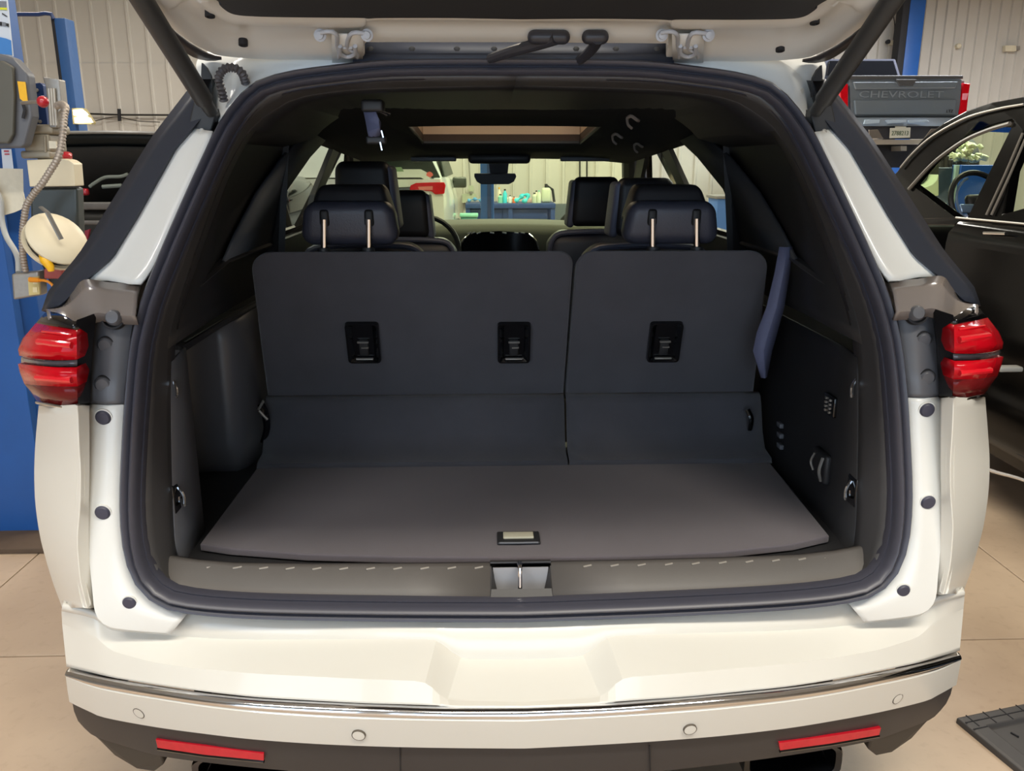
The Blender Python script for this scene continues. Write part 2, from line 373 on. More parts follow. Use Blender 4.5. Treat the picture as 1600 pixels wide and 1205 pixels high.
# sides: lower skin, shoulder, glasshouse
def arc(cy, cz, r, a0, a1, n=10): return [(cy+r*cos(radians(a0+(a1-a0)*i/n)), cz+r*sin(radians(a0+(a1-a0)*i/n))) for i in range(n+1)]
side = [(1.68, 0.42), (1.68, 1.14), (6.0, 1.08), (6.42, 0.95), (6.5, 0.6), (6.4, 0.35)]+arc(5.72, 0.36, 0.42, 0, 180)+[(3.1, 0.3)]+arc(2.72, 0.36, 0.42, 0, 180)+[(1.9, 0.34)]
for s in (-1, 1):
    mb = MB(); mb.fill([[V((s*0.985, y, z)) for y, z in side]], thick=(-s*0.03, 0, 0)); mb.build('side_panel', WHITE, car, smooth=False)
    mb = MB(); mb.loft([[V((s*0.985, y, 1.14-0.06*(y > 5.5))) for y in (1.68, 2.5, 3.5, 4.6, 6.0)], [V((s*0.965, y, 1.24-0.1*(y > 5.5))) for y in (1.70, 2.5, 3.5, 4.6, 6.0)], [V((s*0.90, y, 1.315-0.1*(y > 5.5))) for y in (1.74, 2.5, 3.5, 4.6, 5.9)]])
    mb.build('shoulder_panel', WHITE, car, solid=0.02)
    # glasshouse frame: outer outline and window openings on the leaning plane
    def gp(y, z): return V((s*interp(z, [(1.3, 0.90), (1.78, 0.70)]), y, z))
    o = [(1.76, 1.31), (1.99, 1.76), (2.3, 1.80), (3.4, 1.81), (4.2, 1.74), (5.15, 1.22), (4.9, 1.24), (3.5, 1.30)]
    h1 = [(2.66, 1.32), (2.74, 1.48), (3.0, 1.62), (3.28, 1.72), (4.0, 1.71), (3.66, 1.32)]
    h2 = [(3.78, 1.32), (4.10, 1.70), (4.18, 1.69), (4.85, 1.31)]
    mb = MB(); mb.fill([[gp(*q) for q in o], [gp(*q) for q in h1], [gp(*q) for q in h2]], thick=(-s*0.03, 0, 0)); mb.build('window_frame', GLOSSB, car, smooth=False)
    for h, g in ((h1, SIDEG), (h2, SIDEG)):
        c = sum((gp(*q) for q in h), V())/len(h)
        mb = MB(); mb.fill([[c+(gp(*q)-c)*1.02+V((-s*0.012, 0, 0)) for q in h]], thick=(-s*0.004, 0, 0)); mb.build('side_window', g, car, smooth=False)
# hood, front end and underside
mb = MB(); mb.loft([[V((x, y, z-0.06*(x/0.9)**4)) for x in (-0.93, -0.7, -0.3, 0, 0.3, 0.7, 0.93)] for y, z in ((5.12, 1.2), (5.7, 1.16), (6.2, 1.08), (6.48, 0.95), (6.54, 0.7), (6.5, 0.35))]); mb.build('hood', WHITE, car, solid=0.03)
mb = MB(); mb.box((0, 4.0, 0.3), (1.6, 4.4, 0.1), bev=0.02); mb.build('underbody', OILY, car)
MB().box((0, 1.90, 0.42), (1.5, 0.3, 0.2), bev=0.04).build('crash_beam', OILY, car)
def wheel(cx, cy, r, wd, par, s=1):
    mb = MB(); mb.lathe((cx, cy, r), (1, 0, 0), [(r*0.62, -wd/2), (r*0.95, -wd/2), (r, -wd*0.35), (r, wd*0.35), (r*0.95, wd/2), (r*0.62, wd/2)], 32); t = mb.build('tyre', TYRE, par)
    mb = MB(); mb.lathe((cx+s*wd*0.3, cy, r), (1, 0, 0), [(r*0.62, -0.02), (r*0.62, 0.02)], 24)
    for k in range(5):
        a = 2*pi*k/5; mb.box((cx+s*wd*0.42, cy+cos(a)*r*0.33, r+sin(a)*r*0.33), (0.03, r*0.6, 0.05), rot=(a, 0, 0), bev=0.01)
    mb.build('rim', STEEL, t)
for sx in (-1, 1):
    for cy in (2.72, 5.72): wheel(sx*0.86, cy, 0.37, 0.24, car, sx)

# ---- quarter panels (rows top to bottom)
qv = [634, 690, 740, 790, 838, 870, 910, 950]
qs = [60, 55, 53, 55, 62, 70, 82, 97]
qm = [88, 87, 87, 87, 88, 92, 100, 112]
qc = [121, 123, 126, 125, 121, 122, 126, 136]
qb = [140, 140, 140, 139, 139, 140, 144, 147]
Lq = []
for us, yy in ((qs, 1.665), (qm, 1.605), (qc, 1.565), (qb, 1.592)):
    Lq.append(rs([aY(u, v, yy+0.02*(v < 700)*(yy > 1.64)) for u, v in zip(us, qv)], 24))
for s in (-1, 1):
    f = (lambda p: p) if s < 0 else mir
    c0 = [V((-0.985, 1.80, p.z)) for p in Lq[0]]; c4 = [p+(p-CAM)*0.03 for p in Lq[3]]
    mb = MB(); mb.loft([[f(p) for p in r] for r in [c0, Lq[0], Lq[1], Lq[2], Lq[3], c4]]); mb.build('quarter_panel', WHITE, car, ang=22, solid=0.012, bev=0.002)
# ---- white jambs either side of the opening
jo = [(140, 632), (140, 700), (140, 740), (139, 790), (138, 838), (140, 880), (144, 920), (148, 955), (158, 972), (175, 981), (215, 986), (267, 990)]
js = [(194, 632), (192, 700), (190, 745), (190, 800), (195, 855), (205, 890), (220, 918), (240, 938), (255, 947), (266, 952), (280, 957), (292, 960)]
fj = lambda x, z: gop(z)+0.012
for s in (-1, 1):
    f = (lambda p: p) if s < 0 else mir
    A = rs([aF(u, v, fj) for u, v in jo], 40); B = rs([aF(u, v, lambda x, z: gop(z)+0.006) for u, v in js], 40)
    M1 = [a.lerp(c, 0.5)+V((0, -0.004, 0)) for a, c in zip(A, B)]
    mb = MB(); mb.loft([[f(p+V((0, 0.03, 0))) for p in A], [f(p) for p in A], [f(p) for p in M1], [f(p) for p in B]]); mb.build('door_jamb', JAMB, car, ang=40, solid=0.006)
    # grey plastic jamb trim above
    go = [(149, 492), (145, 520), (143, 560), (142, 600), (141, 631)]; gi = [(210, 492), (203, 530), (199, 570), (195, 600), (193, 631)]
    A = rs([aF(u, v, fj) for u, v in go], 24); B = rs([aF(u, v, lambda x, z: gop(z)+0.004) for u, v in gi], 24)
    mb = MB(); mb.loft([[f(p+V((0, 0.05, 0))) for p in A], [f(p) for p in A], [f(a.lerp(c, 0.5)+V((0, -0.006, 0))) for a, c in zip(A, B)], [f(p) for p in B]]); gj = mb.build('jamb_trim', GREYJ, car, ang=50, solid=0.006)
    # shoulder cover between jamb and rear pillar
    s0 = [(72, 483), (95, 477), (113, 457), (131, 437), (170, 441), (219, 444)]; s1 = [(74, 496), (98, 499), (117, 502), (150, 489), (175, 492), (211, 494)]
    A = rs([aY(u, v, 1.74-0.02*(u > 100)) for u, v in s0], 24); B = rs([aY(u, v, 1.655 if u < 120 else 1.642) for u, v in s1], 24)
    mb = MB(); mb.loft([[f(p) for p in A], [f(a.lerp(c, 0.5)+V((0, 0, 0.008))) for a, c in zip(A, B)], [f(p) for p in B], [f(p+V((0, 0.01, -0.02))) for p in B]]); sh = mb.build('shoulder_cover', mat('brownish_grey_plastic', (128, 120, 116), 0.22, coat=0.5), car, ang=50, solid=0.006)
    # black filler beside the lamp
    A = rs([aY(*q) for q in [(120, 500, 1.60), (121, 560, 1.59), (122, 632, 1.585)]], 10, False); B = rs([aY(*q) for q in [(151, 489, 1.65), (144, 550, 1.63), (141, 630, 1.62)]], 10, False)
    mb = MB(); mb.loft([[f(p+(p-CAM)*0.03) for p in A], [f(p) for p in A], [f(p) for p in B], [f(p+(p-CAM)*0.03) for p in B]]); mb.build('lamp_filler', mat('satin_black_filler', (20, 20, 23), 0.35), car, smooth=False)
    # plugs
    def plug(u, v, m, r, par, dy=0.004, ringm=None):
        p = f(aF(u, v, fj)); ax = (0, 1, 0.12)
        MB().lathe(p+V((0, -dy-0.0045, 0)), ax, [(0.0005, -0.0045), (r*0.75, -0.004), (r*0.93, -0.001), (r, 0.004), (r, 0.02)], 24).build('jamb_plug', m, par)
        MB().lathe(p+V((0, -dy-0.003, 0)), ax, [(r*1.0, -0.001), (r*1.10, -0.001), (r*1.10, 0.01)], 24).build('plug_ring', ringm or RUB, par)
    PLUGM = mat('slate_rubber_plug', (62, 62, 78), 0.5)
    plug(167, 539, GREYJ, 0.0165, gj, 0.0022, INK); plug(163, 600, GREYJ, 0.0165, gj, 0.0022, INK)
    plug(164, 651, PLUGM, 0.0165, car, 0.004, JAMB); plug(163, 799, PLUGM, 0.0165, car, 0.004, JAMB); plug(204, 940, PLUGM, 0.015, car, 0.002, JAMB)
    # round bump stop by the shoulder
    p = f(aY(180, 497, 1.665)); ax = (0, -1, 0.3)
    MB().lathe(p, ax, [(0.024, 0.0), (0.024, 0.012), (0.020, 0.013), (0.018, -0.01), (0.001, -0.01)]).build('bump_stop_socket', INK, sh)
    MB().lathe(p+V((-s*0.006, -0.012, 0.002)), ax, [(0.0155, -0.01), (0.0155, 0.012), (0.012, 0.017), (0.001, 0.018)]).build('bump_stop', GREYJ, sh)
    # D-pillar jamb (white) and the dark glass outside it
    wj = [(300, 200), (272, 232), (250, 258), (212, 339), (172, 404), (150, 424), (134, 437)]
    wi = [(332, 205), (318, 243), (304, 275), (276, 335), (246, 402), (230, 430), (219, 444)]
    fu = lambda x, z: gop(z)+0.02
    A = rs([aF(u, v, lambda x, z: gop(z)+0.045) for u, v in wj], 24); B = rs([aF(u, v, lambda x, z: gop(z)+0.01) for u, v in wi], 24)
    mb = MB(); mb.loft([[f(p+V((-0.003, 0.06, 0))) for p in A], [f(p) for p in A], [f(a.lerp(c, 0.35)+V((0, 0.012, 0))) for a, c in zip(A, B)], [f(a.lerp(c, 0.8)+V((0, -0.004, 0))) for a, c in zip(A, B)], [f(p) for p in B]]); mb.build('rear_pillar', JAMB, car, ang=50, solid=0.006)
    go_ = [(313, 120), (300, 136), (240, 215), (182, 308), (128, 395), (116, 411), (80, 455), (70, 487)]
    gi_ = [(330, 168), (318, 180), (272, 232), (212, 339), (172, 404), (134, 437), (112, 458), (93, 479)]
    A = rs([aF(u, v, lambda x, z: gop(z)+0.075) for u, v in go_], 30, False); B = rs([aF(u, v, lambda x, z: gop(z)+0.04) for u, v in gi_], 30, False)
    edge = [a.lerp(c, 0.06)+V((0, -0.006, 0)) for a, c in zip(A, B)]
    o2 = [V((p.x*1.0-0.004, p.y+0.09, p.z)) for p in A]; o3 = [V((-interp(p.z, [(1.3, 0.89), (1.78, 0.70)]), max(2.05, p.y+0.35), p.z)) for p in A]
    mb = MB(); mb.loft([[f(p) for p in r] for r in (edge, [a.lerp(c, 0.5)+V((0, -0.006, 0)) for a, c in zip(A, B)], B, [p+V((0.004, 0.04, 0)) for p in B])]); wr = mb.build('wraparound_glass', DGLASS, car, ang=45, solid=0.006)
    mb = MB(); mb.loft([[f(p) for p in r] for r in (edge, A, o2, o3)]); mb.build('pillar_garnish', mat('pewter_edge_trim', (104, 98, 92), 0.6, spec=0.2), car, ang=40, solid=0.004)
    # ---- tail lamp
    t0 = [aY(u, v, y) for u, v, y in [(62, 497, 1.70), (72, 492, 1.67), (95, 498, 1.63), (119, 504, 1.60)]]
    rowsL = [
        [(70, 489, 1.705), (80, 487, 1.68), (98, 492, 1.63), (119, 504, 1.60)],
        [(56, 505, 1.70), (72, 508, 1.65), (95, 512, 1.61), (119, 516, 1.59)],
        [(36, 528, 1.72), (58, 528, 1.62), (90, 528, 1.585), (120, 528, 1.58)],
        [(28, 546, 1.72), (50, 548, 1.615), (86, 550, 1.57), (120, 549, 1.575)],
        [(30, 556, 1.72), (52, 560, 1.625), (88, 563, 1.58), (120, 562, 1.578)]]
    rowsM = [[(33, 558, 1.72), (54, 562, 1.64), (88, 564, 1.60), (120, 563, 1.59)], [(33, 568, 1.72), (54, 571, 1.64), (88, 573, 1.60), (120, 573, 1.59)]]
    rowsD = [
        [(28, 569, 1.72), (50, 571, 1.62), (88, 574, 1.575), (120, 574, 1.576)],
        [(31, 582, 1.72), (54, 584, 1.61), (88, 586, 1.565), (120, 588, 1.57)],
        [(38, 600, 1.72), (58, 602, 1.62), (90, 604, 1.575), (121, 604, 1.575)]]
    rowsE = [rowsD[-1], [(48, 613, 1.72), (64, 617, 1.625), (92, 620, 1.58), (121, 621, 1.58)], [(57, 626, 1.72), (70, 629, 1.64), (95, 633, 1.60), (121, 635, 1.60)]]
    def lrow(r): return [f(p) for p in [aY(*r[0])+V((0, 0.12, 0))]+rs([aY(*q) for q in r], 14)+[aY(*r[-1])+V((0.001, 0.05, 0))]]
    mb = MB(); mb.loft([lrow(r) for r in [rowsL[0], rowsL[1]]]); lamp = mb.build('tail_lamp', GLOSSB, car, solid=0.004)
    MB_ = MB(); MB_.loft([lrow(r) for r in rowsL[1:]]); MB_.build('upper_lens', REDL, lamp, ang=50, solid=0.004)
    MB_ = MB(); MB_.loft([lrow(r) for r in rowsM]); MB_.build('lens_divider', CLEARL, lamp, solid=0.004)
    MB_ = MB(); MB_.loft([lrow(r) for r in rowsD]); MB_.build('middle_lens', REDL, lamp, ang=50, solid=0.004)
    MB_ = MB(); MB_.loft([lrow(r) for r in rowsE]); MB_.build('lower_lens', REDD, lamp, ang=50, solid=0.004)
    MB_ = MB(); MB_.tube([f(aY(*q)) for q in [(57, 629, 1.70), (72, 632, 1.63), (97, 636, 1.597), (121, 638, 1.592)]], 0.003, 6); MB_.build('lamp_base_strip', CHROME, lamp)
    for (a, c, h) in (((60, 534, 1.612), (112, 540, 1.573), 0.012), ((66, 518, 1.624), (112, 524, 1.583), 0.004), ((58, 590, 1.602), (112, 594, 1.566), 0.012)):
        MB_ = MB(); MB_.tube([f(aY(*a)), f(aY((a[0]+c[0])/2, (a[1]+c[1])/2, (a[2]+c[2])/2-0.012)), f(aY(*c))], h*0.55, 8); MB_.build('light_guide', mat('bright_red_guide', (230, 30, 44), 0.15, coat=1), lamp)
# white body corner above opening (roof gutter)
wo = [(320, 60), (306, 92), (303, 105), (310, 125), (318, 150), (330, 172), (338, 190)]
for s in (-1, 1):
    f = (lambda p: p) if s < 0 else mir
    A = rs([aY(u, v, 2.03-0.0*(v)) for u, v in [(345, 55), (330, 75), (309, 93), (307, 108), (312, 130), (322, 160), (333, 188)]], 30)
    B = rs([aF(u, v, lambda x, z: gop(z)+0.02) for u, v in [(610, 96), (520, 106), (450, 116), (402, 131), (372, 160), (352, 184), (345, 196)]], 30)
    Cc = rs([aY(u, v, 2.02) for u, v in [(610, 60), (520, 62), (440, 70), (385, 90), (350, 115), (338, 150), (336, 185)]], 30)
    mb = MB(); mb.loft([[f(p+V((0, 0.09, 0))) for p in A], [f(p) for p in A], [f(p) for p in Cc], [f(p) for p in B]]); mb.build('roof_corner', JAMB, car, ang=50, solid=0.006)
    mb = MB(); mb.fill([[f(aY(u, v, 1.99)) for u, v in [(315, 98), (322, 105), (329, 118), (331, 135), (330, 150), (322, 140), (314, 118)]]], thick=(0, 0.012, 0)); mb.build('gutter_garnish', DARK, car, smooth=False)
    # corrugated wiring conduit (left only shows)
    if s < 0:
        pc = rs([aY(*q) for q in [(350, 158, 1.93), (346, 140, 1.92), (342, 122, 1.915), (350, 108, 1.91), (365, 106, 1.91), (378, 114, 1.92), (384, 130, 1.94)]], 70)
        mb = MB(); mb.tube(pc, [0.0085+0.0018*sin(i*1.6) for i in range(70)], 10); mb.build('wiring_conduit', mat('grey_rubber_hose', (86, 84, 88), 0.5), car, ang=60)
# header strip above the opening with bolts
mb = MB(); mb.loft([[aY(u, 60, 1.968) for u in (552, 700, 810, 920, 1052)], [aY(u, 86, 1.962) for u in (552, 700, 810, 920, 1052)], [aY(u, 89, 1.955) for u in (552, 700, 810, 920, 1052)], [aY(u, 100, 1.95) for u in (552, 700, 810, 920, 1052)]]); hd = mb.build('roof_header', mat('blue_black_plastic', (52, 56, 68), 0.5), car, solid=0.006)
for u in (579, 644, 714, 772, 900, 962, 1026):
    p = aY(u, 78, 1.962); MB().lathe(p, (0, -1, -0.3), [(0.008, -0.002), (0.008, 0.003), (0.004, 0.005), (0.0005, 0.005)], 12).build('header_bolt', DARK, hd)

# ---- bumper (half rows: pixel keys)
def bf(y0, a=0.19, pw=2.6):
    return lambda x, z: y0+a*(min(abs(x), 1.02)/0.98)**pw
BR = [
    (bf(1.558, 0.055), [(97, 948), (147, 958), (172, 982), (262, 989), (277, 955), (400, 967), (600, 971), (682, 973), (719, 973), (813, 973)]),
    (bf(1.549, 0.085), [(96, 955), (148, 966), (172, 986), (262, 993), (330, 998), (400, 1000), (600, 999), (682, 999), (719, 1030), (813, 1031)]),
    (bf(1.448, 0.19), [(97, 975), (146, 993), (175, 1018), (238, 1035), (300, 1044), (400, 1053), (560, 1061), (666, 1065), (697, 1095), (813, 1097)]),
    (bf(1.432, 0.19), [(104, 1042), (150, 1053), (180, 1060), (250, 1071), (320, 1081), (400, 1090), (560, 1099), (666, 1102), (697, 1103), (813, 1104)]),
]
nseg = [3, 4, 5, 4, 5, 8, 6, 3, 6]
def keys(row, fn):
    K = [aF(u, v, fn) for u, v in row]; K[-1].x = 0
    o = []
    for (a, c), n in zip(zip(K, K[1:]), nseg):
        for i in range(n): o.append(a.lerp(c, i/n))
    o.append(K[-1]); return o
def full(hf): return hf+[mir(p) for p in reversed(hf[:-1])]
def smoothrow(h, k=2):
    for _ in range(k): h = [h[0]]+[(h[i-1]+h[i]*2+h[i+1])/4 for i in range(1, len(h)-1)]+[h[-1]]
    return h
def wrap(r):
    """carry a bumper row round the corner and along the side"""
    a = r[0]; z = r[-1]
    return [V((-0.99, 1.95, a.z)), V((-0.995, 1.80, a.z)), V((min(a.x-0.004, -0.985), a.y+0.03, a.z))]+r+[V((max(z.x+0.004, 0.985), z.y+0.03, z.z)), V((0.995, 1.80, z.z)), V((0.99, 1.95, z.z))]
rows = [wrap(full(smoothrow(keys(r, fn), 1 if i in (1, 2) else 3))) for i, (fn, r) in enumerate(BR)]
def refine(rows, pat):
    out = [rows[0]]
    for a, c, fr in zip(rows, rows[1:], pat):
        for k, bulge in fr: out.append([p.lerp(q, k)+V((0, bulge, 0)) for p, q in zip(a, c)])
        out.append(c)
    return out
rows2 = refine(rows, [[(0.9, 0.0)], [(0.06, 0.0), (0.94, 0.0)], [(0.08, 0), (0.9, 0)]])
mb = MB(); mb.loft(rows2); bump = mb.build('rear_bumper', WHITE, car, ang=14, solid=0.01)
# chrome strip
c0 = [(106, 1045), (150, 1056), (200, 1065), (250, 1073), (320, 1083), (400, 1091), (500, 1097), (600, 1101), (700, 1104), (813, 1104)]
c1 = [(109, 1053), (150, 1069), (200, 1080), (250, 1088), (320, 1099), (400, 1108), (500, 1115), (600, 1119), (700, 1121), (813, 1122)]
fc = bf(1.422, 0.19)
def hrow(pts, fn, n=50):
    h = rs([aF(u, v, fn) for u, v in pts], n); h[-1].x = 0; return h
A = full(hrow(c0, bf(1.436, 0.19))); B = full(hrow(c1, bf(1.436, 0.19)))
mb = MB(); mb.loft([[a.lerp(c, 0.5-0.5*cos(pi*k/10))+V((0, -0.017*sin(pi*k/10), 0)) for a, c in zip(A, B)] for k in range(11)])
mb.build('chrome_strip', CHROME, bump, ang=30)
# lower white band
e0 = [(109, 1051), (150, 1067), (200, 1078), (250, 1086), (320, 1097), (400, 1106), (500, 1113), (600, 1117), (700, 1119), (813, 1120)]
e1 = [(112, 1094), (140, 1107), (165, 1117), (240, 1131), (320, 1142), (400, 1151), (500, 1158), (600, 1162), (700, 1164), (813, 1165)]
A = wrap(full(hrow(e0, bf(1.432, 0.19)))); B = wrap(full(hrow(e1, bf(1.445, 0.19))))
mb = MB(); mb.loft([[p+V((0, 0.02, 0)) for p in A], A, [a.lerp(c, 0.06)+V((0, -0.006, 0)) for a, c in zip(A, B)], [a.lerp(c, 0.6)+V((0, -0.002, 0)) for a, c in zip(A, B)], B, [p+V((0, 0.02, 0)) for p in B]])
mb.build('bumper_lower_band', WHITE, bump, ang=40, solid=0.006)
# black lower valance
g0 = [(112, 1093), (140, 1106), (165, 1116), (240, 1130), (320, 1141), (400, 1150), (500, 1157), (600, 1161), (700, 1163), (813, 1164)]
g1 = [(122, 1127), (137, 1143), (153, 1153), (200, 1168), (252, 1182), (360, 1196), (480, 1207), (600, 1215), (700, 1219), (813, 1221)]
A = wrap(full(hrow(g0, bf(1.455, 0.19)))); B = wrap(full(hrow(g1, bf(1.49, 0.19))))
mb = MB(); mb.loft([[p+V((0, 0.02, 0)) for p in A], A, [a.lerp(c, 0.5)+V((0, -0.004, 0)) for a, c in zip(A, B)], B, [p+V((0, 0.12, -0.02)) for p in B]])
val = mb.build('lower_valance', mat('valance_plastic', (58, 54, 54), 0.5, noise=0.05, nscale=20), car, ang=40, solid=0.008)
for u in (625, 1015):
    MB().tube([aF(u, 1165, bf(1.453, 0.19))+V((0, -0.001, 0)), aF(u+1, 1214, bf(1.488, 0.19))+V((0, -0.003, 0))], 0.0016, 6).build('valance_seam', INK, val)
for u0, u1 in ((243, 411), (1217, 1377)):
    fr = bf(1.463, 0.185)
    if u0 < 500: q = [(243, 1156), (320, 1166), (412, 1178), (412, 1189), (320, 1180), (246, 1169)]
    else: q = [(1217, 1161), (1300, 1150), (1377, 1138), (1374, 1149), (1300, 1162), (1219, 1173)]
    P = [aF(u, v, fr) for u, v in q]
    mb = MB(); mb.fill([P], thick=(0, 0.012, 0)); rf = mb.build('rear_reflector', REFL, val, smooth=False, bev=0.001)
    low = [P[5], P[4], P[3]]; mb = MB(); mb.tube([p+V((0, 0.002, -0.003)) for p in low], 0.004, 6); mb.build('reflector_bezel', DCHROME, val)
for u, v in ((222, 1109), (562, 1143), (1076, 1134), (1397, 1087)):
    ff = lambda x, z: bf(interp(z, [(0.44, 1.446), (0.50, 1.432), (0.54, 1.427)]), 0.19)(x, z)
    p = aF(u, v, ff); nn_ = (aF(u+6, v, ff)-aF(u-6, v, ff)).cross(aF(u, v+6, ff)-aF(u, v-6, ff)).normalized(); nn_ = nn_ if nn_.y < 0 else -nn_; p = p+nn_*0.004
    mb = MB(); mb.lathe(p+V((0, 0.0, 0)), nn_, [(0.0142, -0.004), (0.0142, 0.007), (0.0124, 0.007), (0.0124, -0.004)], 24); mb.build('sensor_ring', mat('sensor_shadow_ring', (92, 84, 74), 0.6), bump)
    mb = MB(); mb.lathe(p, nn_, [(0.0124, -0.004), (0.0124, 0.0072), (0.0005, 0.0074)], 24); mb.build('parking_sensor', WHITE, bump)
# exhaust tips, muffler shields below the valance
for s in (-1, 1):
    c = V((s*0.62, 1.60, 0.262))
    mb = MB(); O = []
    for (sc, dy) in ((1, 0.25), (1, -0.01), (0.97, -0.016), (0.86, -0.012), (0.84, 0.2)):
        O.append([c+V((sc*0.115*(abs(cos(t))**0.45)*(1 if cos(t) > 0 else -1), dy, sc*0.045*(abs(sin(t))**0.45)*(1 if sin(t) > 0 else -1))) for t in [2*pi*i/32 for i in range(32)]])
    mb.loft(O, closed=True); mb.build('exhaust_tip', DCHROME if s < 0 else GLOSSB, car, ang=40)
    mb = MB(); q = [(137, 1140, 1.72), (153, 1152, 1.68), (252, 1178, 1.60), (256, 1195, 1.62), (240, 1207, 1.64), (215, 1203, 1.66), (182, 1183, 1.70), (157, 1158, 1.72)]
    P = [(lambda p: p if s < 0 else mir(p))(aY(*k)) for k in q]; mb.fill([P], thick=(0, 0.10, 0)); mb.build('corner_shield', mat('underside_plastic', (62, 56, 50), 0.6), car, smooth=False, bev=0.006)

# ---- cargo area
FZ = 0.742
nearu = [(312, 850), (360, 857), (480, 866), (640, 870), (813, 871), (980, 869), (1130, 862), (1240, 850), (1296, 837)]
N = [aZ(u, v, FZ) for u, v in nearu]
farp = [V((-0.725, 2.40, FZ)), V((0.755, 2.40, FZ))]
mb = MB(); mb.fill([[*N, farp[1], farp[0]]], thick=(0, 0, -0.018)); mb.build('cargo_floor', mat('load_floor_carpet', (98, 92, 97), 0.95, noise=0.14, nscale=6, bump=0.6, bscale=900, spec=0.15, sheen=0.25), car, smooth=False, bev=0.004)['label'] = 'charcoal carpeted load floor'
mb = MB(); mb.box((0, 2.08, 0.705), (1.90, 0.86, 0.03), bev=0.004); mb.build('floor_tray', DARK, car)
# floor latch
p = aZ(810, 843, FZ)
mb = MB(); mb.box(p+V((0, 0, 0.003)), (0.098, 0.060, 0.008), bev=0.003); fl_ = mb.build('floor_latch', DARK, car)
mb = MB(); mb.box(p+V((0, 0.004, 0.008)), (0.070, 0.030, 0.006), bev=0.002); mb.build('latch_tab', mat('grey_latch_tab', (186, 182, 162), 0.5), fl_)
mb = MB(); mb.tube([p+V((-0.044, -0.030, 0.006)), p+V((0, -0.033, 0.007)), p+V((0.044, -0.030, 0.006))], 0.0025, 6); mb.build('latch_edge', GREYM, fl_)
# sill plate with striker recess
def sx(u): return (aY(u, 900, 1.6)).x
SR = [(1.66, 0.736), (1.640, 0.742), (1.630, 0.740), (1.597, 0.712), (1.590, 0.706), (1.578, 0.690), (1.574, 0.672)]
xl = [-0.80, -0.77, -0.74, -0.7, -0.62, -0.45, -0.25, -0.066]; 
def plate(xa):
    return [[V((x, y+0.03*(abs(x)/0.75)**3*(1 if j > 1 else 0.9), z+0.012*(max(0, abs(x)-0.6)/0.15)**2)) for x in xa] for j, (y, z) in enumerate(SR)]
for nm, xa in (('l', xl), ('r', [-x for x in reversed(xl)])):
    mb = MB(); mb.loft(plate(xa)); mb.build('sill_plate', mat('sill_plastic', (86, 82, 79), 0.5, noise=0.05, nscale=30, bump=0.1, bscale=600), car, ang=40, solid=0.006)
mb = MB()
y1, z1 = 1.583, 0.695; xw0, xw1 = 0.046, 0.066
mb.loft([[V((-0.066, *SR[4])), V((0.066, *SR[4]))], [V((-0.066, *SR[5])), V((0.066, *SR[5]))], [V((-0.066, *SR[6])), V((0.066, *SR[6]))]])
mb.loft([[V((-0.066, *SR[1])), V((0.066, *SR[1]))], [V((-0.066, *SR[0])), V((0.066, *SR[0]))]])
bk = 1.632; zb = 0.640
for s in (-1, 1): mb.fill([[V((s*0.066, *SR[2])), V((s*0.066, *SR[4])), V((s*0.044, 1.592, zb)), V((s*0.044, bk, zb))]])
mb.loft([[V((-0.044, bk, zb)), V((0.044, bk, zb))], [V((-0.044, 1.592, zb)), V((0.044, 1.592, zb))], [V((-0.066, *SR[4])), V((0.066, *SR[4]))]])
rc = mb.build('striker_recess', mat('recess_plastic', (48, 46, 46), 0.5), car, smooth=False, solid=0.003)
mb = MB(); mb.loft([[V((-0.060, bk, 0.735)), V((0.060, bk, 0.735))], [V((-0.047, bk-0.004, zb)), V((0.047, bk-0.004, zb))]]); mb.build('recess_back', mat('grey_recess_plate', (150, 150, 154), 0.45), car, smooth=False, solid=0.003)
t_, b_ = aY(812.5, 890, 1.602), aY(812.5, 925, 1.596)
mb = MB(); mb.tube(rs([V((t_.x, bk-0.002, t_.z+0.002)), V((t_.x, 1.612, t_.z+0.002)), t_, b_, b_+V((0, 0.004, -0.03))], 24), 0.005, 10); mb.build('striker', CHROME, car)
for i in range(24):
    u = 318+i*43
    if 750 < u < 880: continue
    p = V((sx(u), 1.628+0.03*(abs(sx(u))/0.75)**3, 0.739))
    mb = MB(); mb.tube([p+V((-0.009, -0.002, -0.001)), p+V((0.009, 0.003, 0.0))], 0.0024, 6); mb.build('sill_rib', mat('glint_rib', (140, 134, 126), 0.4), car)  # lighter grey paints the small highlights on the ribs
